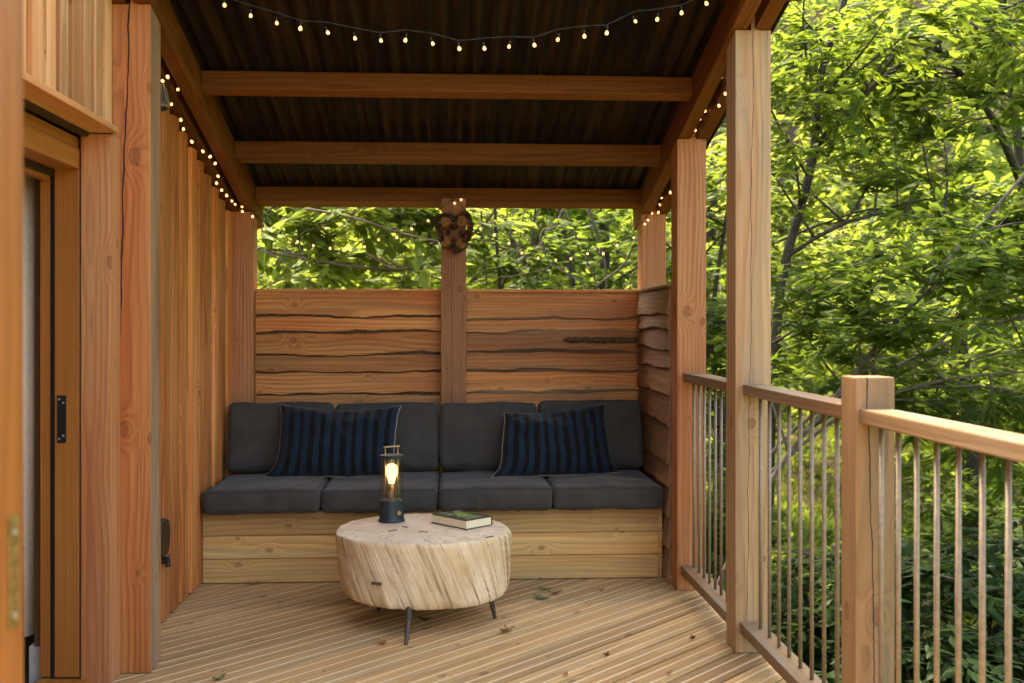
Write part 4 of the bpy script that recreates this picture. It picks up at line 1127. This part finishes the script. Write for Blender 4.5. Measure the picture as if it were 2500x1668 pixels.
deck_leaf(.585, 4.93, .045, .014, -.6, .9, DO, 264, 'small orange leaf on the open deck halfway between table and railing')
deck_leaf(.763, 5.35, .04, .014, 1.0, .6, DO, 265, 'small tan leaf on the deck before the bench\'s right end')
deck_leaf(-.281, 4.50, .055, .026, .9, 1.3, DO, 266, 'crumpled star-shaped tan leaf beside the front table leg', True)
deck_leaf(-.119, 4.845, .06, .02, -.2, .8, DK, 267, 'dark curled leaf in the shadow under the log table')
deck_leaf(-.876, 4.092, .06, .02, .8, .7, DG, 268, 'crumpled green leaf on the deck near the cracked post')
deck_leaf(-.30, 5.57, .09, .02, .1, .6, DB, 269, 'brown leaf against the foot of the bench behind the table')
deck_leaf(.631, 4.281, .032, .012, -.5, 1.0, DB, 270, 'brown curled leaf on the deck in a board gap well before the railing', True)
deck_leaf(.439, 4.061, .03, .014, .9, 1.0, DO, 271, 'small orange-brown leaf on the deck at the bottom edge of the view')
deck_leaf(1.03, 4.491, .03, .012, .2, 1.0, DB, 272, 'brown leaf on the deck close to the pale porch post', True)
deck_leaf(.84, 4.05, .03, .016, .5, 1.0, DO, 273, 'small orange leaf on the deck in the lower right near the railing')
deck_leaf(-1.02, 5.57, .06, .015, .2, .6, DB, 274, 'brown leaf against the foot of the bench near the cabin wall')

# ---------------------------------------------------------------- trees
LT_ = np.array([(0, 0, 0), (.34, 0, .012), (.68, 0, -.02), (1, 0, -.12), (.30, .17, -.03), (.66, .145, -.055), (.30, -.17, -.03), (.66, -.145, -.055)], dtype=np.float64)
LF = [(0, 1, 4), (1, 2, 5, 4), (2, 3, 5), (0, 6, 1), (1, 6, 7, 2), (2, 7, 3)]
def leaf_mesh(name, pos, dr, up, ln, wd, tint, mat, parent):
    """numpy arrays; builds every leaf of a crown into one mesh"""
    N = len(pos)
    dr = dr / np.linalg.norm(dr, axis=1)[:, None]
    side = np.cross(up, dr); side /= np.maximum(np.linalg.norm(side, axis=1), 1e-6)[:, None]
    nr = np.cross(dr, side)
    V = (pos[:, None, :] + ln[:, None, None] * (LT_[None, :, 0:1] * dr[:, None, :] + wd[:, None, None] * LT_[None, :, 1:2] * side[:, None, :] + LT_[None, :, 2:3] * nr[:, None, :]))
    V = V.reshape(-1, 3) - np.array(WLOC[parent.name])
    me = bpy.data.meshes.new(name)
    lv = [i for f in LF for i in f]; ls = [len(f) for f in LF]
    loops = (np.array(lv)[None, :] + 8 * np.arange(N)[:, None]).ravel()
    cnt = np.tile(ls, N); st = np.concatenate(([0], np.cumsum(cnt)[:-1]))
    me.vertices.add(len(V)); me.vertices.foreach_set('co', V.astype(np.float32).ravel())
    me.loops.add(len(loops)); me.loops.foreach_set('vertex_index', loops.astype(np.int32))
    me.polygons.add(len(cnt)); me.polygons.foreach_set('loop_start', st.astype(np.int32)); me.polygons.foreach_set('loop_total', cnt.astype(np.int32))
    me.polygons.foreach_set('use_smooth', np.ones(len(cnt), dtype=bool))
    me.materials.append(mat)
    me.update(calc_edges=True)
    a = me.attributes.new('tint', 'FLOAT', 'POINT'); a.data.foreach_set('value', np.repeat(tint, 8).astype(np.float32))
    o = bpy.data.objects.new(name, me); COL.objects.link(o); o.parent = parent; WLOC[o.name] = WLOC[parent.name]
    return o

def bez(a, m, c, n):
    return [a * (1 - t) ** 2 + m * 2 * t * (1 - t) + c * t * t for t in [i / n for i in range(n + 1)]]

def tree(label, trunks, crown, nlimb, ntwig, leaf, seed, leafmat, bark, name='tree', cat='tree', group=None, nspray=5, nleaf=7, limb_r=.012, flat=.35, extra=(), twl=(.3, .75), shell=.5, tw=None):
    """trunks: list of (points, r0, r1); crown: list of (centre, radii); leaves sit in sprays along twigs off the limbs"""
    rr = random.Random(seed); nr_ = np.random.default_rng(seed)
    base = Vector(trunks[0][0][0])
    t = thing(name, label, cat, base, group)
    b = MB(seed)
    def wig(pts, amp):
        out = []
        for i, p in enumerate(pts): out.append(Vector(p) + amp * Vector((fbm((p[0], p[1], p[2] * 2), .7, seed), fbm((p[1], p[2] * 2, p[0]), .7, seed + 1), 0)) * (0 if i in (0, len(pts) - 1) else 1))
        return out
    dens = []
    for pts, r0, r1 in trunks:
        P_ = []
        for i in range(len(pts) - 1):
            a, c = Vector(pts[i]), Vector(pts[i + 1]); n = max(2, int((c - a).length / .25)); P_ += [a.lerp(c, k / n) for k in range(n)]
        P_.append(Vector(pts[-1])); P_ = wig(P_, .05)
        # soften the corners
        for _ in range(2): P_ = [P_[0]] + [(P_[i - 1] + P_[i] * 2 + P_[i + 1]) / 4 for i in range(1, len(P_) - 1)] + [P_[-1]]
        b.tube(P_, [r0 + (r1 - r0) * i / (len(P_) - 1) for i in range(len(P_))], 9)
        dens.append(P_)
    sp_pos, sp_dir = [], []
    for c, rad in crown:
        c = Vector(c)
        allp = [p for P_ in dens for p in P_[len(P_) // 4:]]
        for k in range(nlimb):
            while True:
                d = Vector((rr.uniform(-1, 1), rr.uniform(-1, 1), rr.uniform(-1, 1)))
                if shell < d.length < 1: break
            tgt = c + Vector((d.x * rad[0], d.y * rad[1], d.z * rad[2]))
            cand = sorted(allp, key=lambda p: (p - tgt).length + .9 * max(0, p.z - tgt.z + .3))[:6]
            s = rr.choice(cand)
            mid = (s + tgt) / 2 + Vector((rr.gauss(0, .15), rr.gauss(0, .15), .18 * (tgt - s).length))
            pts = bez(s, mid, tgt, 9)
            b.tube(pts, [limb_r * (1 - .85 * i / 9) for i in range(10)], 5)
            Ltot = (tgt - s).length
            for j in range(ntwig):
                tt = rr.uniform(.25, 1) if Ltot > 1 else rr.uniform(.1, 1)
                i = min(8, int(tt * 9)); p = pts[i].lerp(pts[i + 1], tt * 9 - i)
                fw = (pts[i + 1] - pts[i]).normalized()
                sd_ = Vector((rr.gauss(0, 1), rr.gauss(0, 1), rr.gauss(0, flat))).normalized()
                dd = (fw * .6 + sd_).normalized(); l = rr.uniform(*twl)
                q = [p, p + dd * l * .5 + Vector((0, 0, .02)), p + dd * l + Vector((0, 0, -.06 * l))]
                b.tube(q, [.0045, .003, .0012], 3, cap=False)
                for m in range(nspray):
                    u = (m + rr.uniform(.2, 1)) / nspray
                    sp_pos.append(p + dd * l * u); sp_dir.append(dd)
    for (ps, r) in extra: b.tube(ps, r, 6)
    b.build('trunk', bark, t, smooth=True)
    S = len(sp_pos); pos = np.repeat(np.array(sp_pos), nleaf, 0); dd = np.repeat(np.array(sp_dir), nleaf, 0)
    N = len(pos)
    ang = nr_.uniform(-1, 1, N) * 1.5
    ca, sa = np.cos(ang), np.sin(ang)
    d2 = np.stack((dd[:, 0] * ca - dd[:, 1] * sa, dd[:, 0] * sa + dd[:, 1] * ca, dd[:, 2] * .5 - .18 + nr_.normal(0, .22, N)), 1)
    up = np.stack((nr_.normal(0, .38, N), nr_.normal(0, .38, N), np.ones(N)), 1)
    ln = leaf * nr_.uniform(.45, 1.4, N)
    tint = np.clip(np.repeat(nr_.uniform(0, 1, S), nleaf) * .55 + nr_.uniform(0, .45, N), 0, 1)
    wd = nr_.uniform(.85, 1.3, N) if tw is None else np.full(N, tw)
    pos = pos + nr_.normal(0, .02, (N, 3))
    leaf_mesh('crown', pos, d2, up, ln, wd, tint, leafmat, t)
    return t, N

def curve(pts, r, n=6):
    P_ = [Vector(p) for p in pts]; out = []
    for i in range(len(P_) - 1):
        p0, p1, p2, p3 = P_[max(i - 1, 0)], P_[i], P_[i + 1], P_[min(i + 2, len(P_) - 1)]
        for k in range(n):
            u = k / n
            out.append(((2 * p1) + (p2 - p0) * u + (2 * p0 - 5 * p1 + 4 * p2 - p3) * u * u + (3 * p1 - p0 - 3 * p2 + p3) * u ** 3) / 2)
    out.append(P_[-1]); m = len(out)
    return out, [r * (1 - .45 * i / m) for i in range(m)]
BR = [([(0.907, 8.6, 2.272), (0.845, 8.6, 2.155), (0.747, 8.6, 2.105), (0.728, 8.6, 2.001), (0.808, 8.6, 1.842), (0.944, 8.6, 1.756), (1.117, 8.6, 1.646)], 0.008), ([(0.99, 9.2, 2.337), (1.056, 9.2, 2.166), (1.116, 9.2, 2.035), (1.235, 9.2, 1.772), (1.274, 9.2, 1.627)], 0.01), ([(1.247, 9.6, 2.394), (1.295, 9.6, 2.244), (1.344, 9.6, 2.134), (1.399, 9.6, 1.901), (1.413, 9.6, 1.639)], 0.016), ([(0.257, 9.0, 2.324), (0.28, 9.0, 1.94), (0.312, 9.0, 1.607)], 0.009), ([(0.105, 9.3, 2.064), (0.21, 9.3, 2.144), (0.303, 9.3, 2.224), (0.396, 9.3, 2.357)], 0.02), ([(0.137, 8.8, 1.738), (0.362, 8.8, 1.733), (0.538, 8.8, 1.746), (0.739, 8.8, 1.79), (0.865, 8.8, 1.841)], 0.007), ([(1.567, 8.9, 2.066), (1.464, 8.9, 1.861), (1.348, 8.9, 1.759), (1.207, 8.9, 1.656)], 0.01), ([(0.655, 9.4, 2.369), (0.614, 9.4, 2.128), (0.594, 9.4, 1.887), (0.628, 9.4, 1.632)], 0.006), ([(0.591, 9.9, 2.423), (0.548, 9.9, 2.084), (0.591, 9.9, 1.647)], 0.006)]
BL_ = [([(-1.137, 8.4, 2.244), (-0.973, 8.4, 2.221), (-0.69, 8.4, 2.158), (-0.442, 8.4, 2.076), (-0.252, 8.4, 2.029), (-0.05, 8.4, 1.988)], 0.011), ([(-1.424, 8.8, 1.796), (-1.351, 8.8, 1.945), (-1.204, 8.8, 2.094), (-1.019, 8.8, 2.157), (-0.859, 8.8, 2.233)], 0.006), ([(-1.544, 9.0, 1.654), (-1.243, 9.0, 1.807), (-0.992, 9.0, 2.023), (-0.891, 9.0, 2.151)], 0.006), ([(-0.682, 8.6, 1.922), (-0.513, 8.6, 1.813), (-0.416, 8.6, 1.789), (-0.246, 8.6, 1.811), (-0.051, 8.6, 1.79)], 0.008), ([(-0.389, 9.1, 2.021), (-0.389, 9.1, 1.814), (-0.427, 9.1, 1.634)], 0.005), ([(-0.352, 9.5, 2.333), (-0.245, 9.5, 2.172), (-0.164, 9.5, 2.065), (-0.057, 9.5, 1.944)], 0.03), ([(-0.607, 9.1, 1.943), (-0.491, 9.1, 1.866), (-0.389, 9.1, 1.814)], 0.005)]
BT_ = [([(2.572, 8.4, 2.539), (2.779, 8.4, 2.6), (3.028, 8.4, 2.795), (3.35, 8.4, 2.939)], 0.009), ([(2.321, 7.6, 1.2), (2.514, 7.6, 1.327), (2.643, 7.6, 1.548), (2.901, 7.6, 1.644)], 0.012), ([(2.45, 8.0, 1.957), (2.884, 8.0, 2.126), (3.259, 8.0, 2.228), (3.704, 8.0, 2.164)], 0.01), ([(2.645, 8.6, 3.111), (2.918, 8.6, 3.329), (3.43, 8.6, 3.803), (3.687, 8.6, 4.023)], 0.01), ([(3.344, 7.8, 2.207), (3.327, 7.8, 2.697), (3.311, 7.8, 2.991)], 0.006), ([(2.886, 8.2, 2.76), (3.305, 8.2, 2.867), (4.009, 8.2, 3.115), (4.541, 8.2, 3.174)], 0.007), ([(2.448, 7.4, 0.557), (2.983, 7.4, 0.863), (3.363, 7.4, 1.079), (4.098, 7.4, 1.42)], 0.012), ([(2.911, 7.3, 1.343), (3.318, 7.3, 1.389), (4.043, 7.3, 1.373)], 0.008)]
BR, BL_, BT_ = ([curve(*q) for q in L_] for L_ in (BR, BL_, BT_))
tree('slender dark-stemmed tree forking just right of the tall pale porch post', [
    ([(2.35, 8.1, hgt(2.35, 8.1) - .2), (2.45, 8.05, .4), (2.511, 8, 1.69), (2.646, 8, 2.22), (2.782, 8, 2.72), (2.775, 7.95, 3.0), (2.833, 7.9, 3.4), (3.0, 7.9, 3.83), (3.1, 7.8, 4.8)], .055, .022),
    ([(2.782, 8, 2.70), (3.088, 8, 3.012), (3.259, 8, 3.2), (3.464, 7.95, 3.35), (3.9, 7.9, 3.62), (4.6, 7.8, 3.9)], .03, .010),
    ([(2.55, 8, 1.85), (2.9, 7.8, 2.15), (3.3, 7.7, 2.2), (3.9, 7.6, 2.0)], .018, .006)],
    [((3.3, 7.9, 3.2), (1.5, 1.2, 1.6))], 38, 8, .108, 301, M['leaf_bright'], M['barkt'], extra=BT_, nspray=5, nleaf=5)
tree('leaning pale-barked tree slanting up to the right beyond the railing', [
    ([(1.3, 7.2, hgt(1.3, 7.2) - .3), (1.755, 7, -.41), (2.227, 7, .51), (2.523, 7, .83), (2.911, 7, 1.27), (3.302, 7, 1.74), (3.603, 7, 2.06), (3.876, 7, 2.36), (4.5, 6.9, 3.1)], .024, .010),
    ([(2.2, 7.2, .45), (2.322, 7.4, .55), (2.863, 7.5, .89), (3.312, 7.5, 1.08), (3.731, 7.5, 1.3), (4.6, 7.5, 1.5)], .016, .008),
    ([(2.0, 7.3, .1), (2.6, 7.2, .72), (3.3, 7.0, 1.0), (4.2, 6.8, 1.05)], .016, .007)],
    [((3.4, 7.1, 1.35), (1.4, 1.0, .95))], 24, 7, .112, 302, M['leaf'], M['bark_light'], nspray=5, nleaf=6)
tree('leafy tree whose boughs fill the upper right corner', [
    ([(5.2, 9.2, hgt(5.2, 9.2) - .2), (5.1, 9.1, 1.5), (4.9, 9, 3.2), (4.6, 8.9, 5.2)], .06, .03), ([(4.95, 9, 2.6), (4.3, 8.4, 3.2), (3.6, 8, 3.6)], .04, .012)],
    [((4.6, 8.9, 3.2), (1.7, 1.3, 1.9))], 34, 8, .118, 303, M['leaf_bright'], M['barkt'], nspray=5, nleaf=6)
tree('broad-leaved tree crossing the opening left of the centre post', [
    ([(.9, 9.6, hgt(.9, 9.6) - .2), (.45, 9.6, .9), (-.05, 9.5, 1.95), (-.34, 9.5, 2.31), (-.9, 9.4, 3.2)], .07, .03),
    ([(.1, 9.3, 1.9), (-.079, 9, 2.027), (-.283, 9, 2.084), (-.473, 9, 2.128), (-.765, 9, 2.215), (-1.4, 8.9, 2.4)], .028, .008),
    ([(-.05, 9.4, 1.9), (-.5, 9.1, 1.75), (-1.2, 8.9, 1.9), (-1.9, 8.8, 2.0)], .02, .006)],
    [((-.9, 9.2, 2.0), (1.3, .9, .85))], 28, 7, .155, 304, M['leaf_far'], M['bark_light'], extra=BL_, nspray=4, nleaf=5)
tree('slim grey-stemmed tree leaning right behind the opening right of the centre post', [
    ([(.5, 11, hgt(.5, 11) - .2), (.735, 11, 1.696), (.813, 11, 1.978), (.924, 11, 2.509), (1.3, 11, 4.2)], .06, .035),
    ([(.8, 11, 1.9), (.4, 10.8, 2.6), (.1, 10.6, 3.2)], .02, .008)],
    [((.6, 11.2, 2.6), (1.4, 1.0, 1.2))], 26, 7, .12, 305, M['leaf_bright'], M['bark_light'], extra=BR, nspray=4, nleaf=6)
tree('upright dark-trunked tree behind the right end of the back opening', [
    ([(1.78, 12, hgt(1.78, 12) - .2), (1.757, 12, 1.746), (1.74, 12, 2.21), (1.714, 12, 2.605), (1.7, 12, 5)], .075, .05),
    ([(1.3, 10.5, hgt(1.3, 10.5) - .2), (1.30, 10.5, 1.2), (1.2, 10.5, 1.9), (1.05, 10.4, 2.6), (.9, 10.4, 3.6)], .04, .02)],
    [((1.6, 11.6, 2.4), (1.3, 1.2, 1.4))], 30, 7, .12, 306, M['leaf'], M['barkt'], nspray=4, nleaf=6)
tree('thin dark sapling just right of the centre post in the back opening', [
    ([(.43, 9, hgt(.43, 9) - .2), (.415, 9, 1.645), (.389, 9, 1.991), (.376, 9, 2.296), (.36, 9, 3.4)], .026, .012),
    ([(.43, 9, .9), (.62, 9.1, 1.5), (.75, 9.1, 2.2), (.72, 9, 3)], .014, .006)],
    [((.45, 9.1, 1.5), (.75, .6, .7))], 10, 6, .12, 307, M['leaf'], M['barkt'], nspray=3, nleaf=6)
tree('cluster of thin stems showing between the two tall porch posts', [
    ([(2.0, 9.0, hgt(2, 9) - .2), (2.05, 9, 1.0), (1.95, 9, 2.2), (2.1, 9, 3.6)], .035, .015), ([(2.2, 9.4, hgt(2.2, 9.4) - .2), (2.1, 9.4, .8), (2.25, 9.4, 2.2), (2.15, 9.3, 3.8)], .03, .012),
    ([(1.9, 9.2, hgt(1.9, 9.2) - .2), (2.15, 9.2, .6), (2.3, 9.2, 1.6), (2.5, 9.2, 2.8)], .04, .015)],
    [((2.1, 9.3, 1.6), (.9, .8, 1.9))], 30, 7, .115, 308, M['leaf'], M['barkt'], nspray=4, nleaf=6)
# trees standing further back on the far side of the hollow
far = [(6.5, 13, 2.6, 3.4), (3.4, 13.5, 2.0, 3.6), (9.5, 16, 3.0, 4.0), (5.4, 18, 2.8, 4.2), (0.2, 15.5, 2.4, 3.2), (-2.6, 14, 2.6, 3.0), (2.6, 19, 2.6, 4.0), (8.2, 21, 4.0, 4.5), (12.5, 20, 4.2, 4.5), (-1.2, 19.5, 3.0, 3.8)]
far_l = ['bright green tree beyond the railing in the middle distance, right of the pale post', 'bright green tree seen past the tall pale post low over the hollow', 'wide tree at the far right edge beyond the near boughs',
         'tall tree across the hollow behind the leaning pale trunk', 'light green tree far behind the centre post', 'light green tree behind the left end of the back opening',
         'tall pale-leaved tree seen far off between the two tall posts', 'distant tree high on the bank behind the forked tree', 'distant tree on the bank at the right edge of the view', 'distant pale tree behind the left half of the back opening']
for i, (x, y, rz, h) in enumerate(far):
    gz = hgt(x, y)
    rx = 1.9 + .3 * (i % 3)
    tree(far_l[i], [([(x, y, gz - .3), (x + .1, y, gz + h * .5), (x - .1, y, gz + h), (x, y, gz + h + 2)], .13, .05)],
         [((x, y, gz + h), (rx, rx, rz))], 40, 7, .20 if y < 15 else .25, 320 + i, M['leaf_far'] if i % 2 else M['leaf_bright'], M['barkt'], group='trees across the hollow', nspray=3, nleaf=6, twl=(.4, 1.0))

# undergrowth below the railing
sh = [(2.75, 5.6, .95, 2.0), (3.9, 7.0, 1.35, 2.5), (2.5, 7.4, .9, 1.9), (4.6, 5.9, 1.3, 2.3), (3.5, 4.6, 1.1, 1.7), (5.6, 8.6, 1.5, 2.4), (2.1, 4.6, .7, 1.4)]
mid = [(3.3, 9.6, 1.0, 1.7), (5.0, 10.6, 1.3, 1.9), (6.9, 11.6, 1.4, 2.0), (2.9, 11.4, .9, 1.6), (7.4, 9.4, 1.3, 2.2)]
mid_l = ['green bush at the near edge of the sunny clearing between post and newel', 'rounded green bush in the clearing just right of the newel post', 'green bush in the clearing towards the right edge of the view',
         'small green bush in the clearing seen through the middle railing section', 'tall green bush low at the right edge above the nearest handrail']
for i, (x, y, r, h) in enumerate(mid):
    gz = hgt(x, y)
    tree(mid_l[i], [([(x, y, gz - .2), (x + .05, y, gz + h * .5), (x, y + .05, gz + h)], .025, .01), ([(x + .1, y, gz - .2), (x + .35, y, gz + h * .8)], .018, .007)],
         [((x, y, gz + h * .55), (r, r, h * .5))], 34, 7, .11, 380 + i, M['leaf'], M['barkt'], 'shrub', 'shrub', 'bushes around the sunny clearing', nspray=4, nleaf=6, limb_r=.01, twl=(.2, .55), shell=.3)
sh_l = ['dark leafy shrub below the railing beside the tall pale post', 'dark bush below the near railing behind the newel', 'low dark shrub below the short railing section', 'large dark bush at the lower right edge',
        'broad-leaved dark shrub close below the nearest railing', 'dark bush at the edge of the sunny clearing', 'small dark shrub close beside the deck edge']
for i, (x, y, r, h) in enumerate(sh):
    gz = hgt(x, y)
    tree(sh_l[i], [([(x, y, gz - .2), (x + .05, y, gz + h * .5), (x, y + .05, gz + h)], .03, .012), ([(x - .1, y, gz - .2), (x - .3, y, gz + h * .8)], .02, .008)],
         [((x, y, gz + h * .55), (r, r, h * .5))], 44, 8, .115, 350 + i, M['leaf_dark'], M['barkt'], 'shrub', 'shrub', 'dark shrubs below the railing', nspray=4, nleaf=6, limb_r=.01, twl=(.2, .5), shell=.3)

# woodland covering the far bank, one mass
def woodland():
    nr_ = np.random.default_rng(77); t = thing('woodland', 'mass of sunlit foliage covering the far bank', 'woodland', (4, 30, 0)); t['kind'] = 'stuff'
    pos = []; rr = random.Random(5)
    while len(pos) < 4200:
        x, y = rr.uniform(-16, 36), rr.uniform(20, 52)
        if abs(x - y * .26) > y * .55: continue
        pos.append((x, y, hgt(x, y) + abs(rr.gauss(0, 1.3)) * (.6 + .9 * (fbm((x, y, 0), .16, 4) > -.02))))
    pos = np.repeat(np.array(pos), 16, 0); N = len(pos)
    pos = pos + nr_.normal(0, .42, (N, 3))
    dd = nr_.normal(0, 1, (N, 3)); dd[:, 2] = dd[:, 2] * .35 - .2
    up = np.stack((nr_.normal(0, .5, N), nr_.normal(0, .5, N), np.ones(N)), 1)
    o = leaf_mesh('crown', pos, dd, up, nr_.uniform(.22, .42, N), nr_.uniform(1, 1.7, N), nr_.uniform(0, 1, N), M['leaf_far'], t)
    # top-level mesh rather than an empty
    o.parent = None; o.location = t.location; o.name = 'woodland'
    lab, cat = t['label'], t['category']; bpy.data.objects.remove(t)
    o.name = 'woodland'; tag(o, lab, cat, kind='stuff')
woodland()
# sunny grass in the hollow
def grass():
    nr_ = np.random.default_rng(78); rr = random.Random(6); pos = []
    while len(pos) < 26000:
        x, y = rr.uniform(2.4, 14), rr.uniform(11.5, 27)
        if fbm((x, y, 0), .2, 6) < -.25: continue
        pos.append((x, y, hgt(x, y)))
    t = thing('grass', 'x', 'x', (5, 14, -2)); pos = np.array(pos); N = len(pos)
    dd = np.stack((nr_.normal(0, .5, N), nr_.normal(0, .5, N), np.ones(N)), 1)
    up = nr_.normal(0, 1, (N, 3)); up[:, 2] = .1
    o = leaf_mesh('grass', pos, dd, up, nr_.uniform(.07, .20, N), nr_.uniform(.4, .8, N), nr_.uniform(0, 1, N), M['leaf_far'], t)
    o.parent = None; o.location = t.location; bpy.data.objects.remove(t); o.name = 'grass'
    tag(o, 'sunlit long grass in the hollow beyond the railing', 'grass', kind='stuff')
grass()
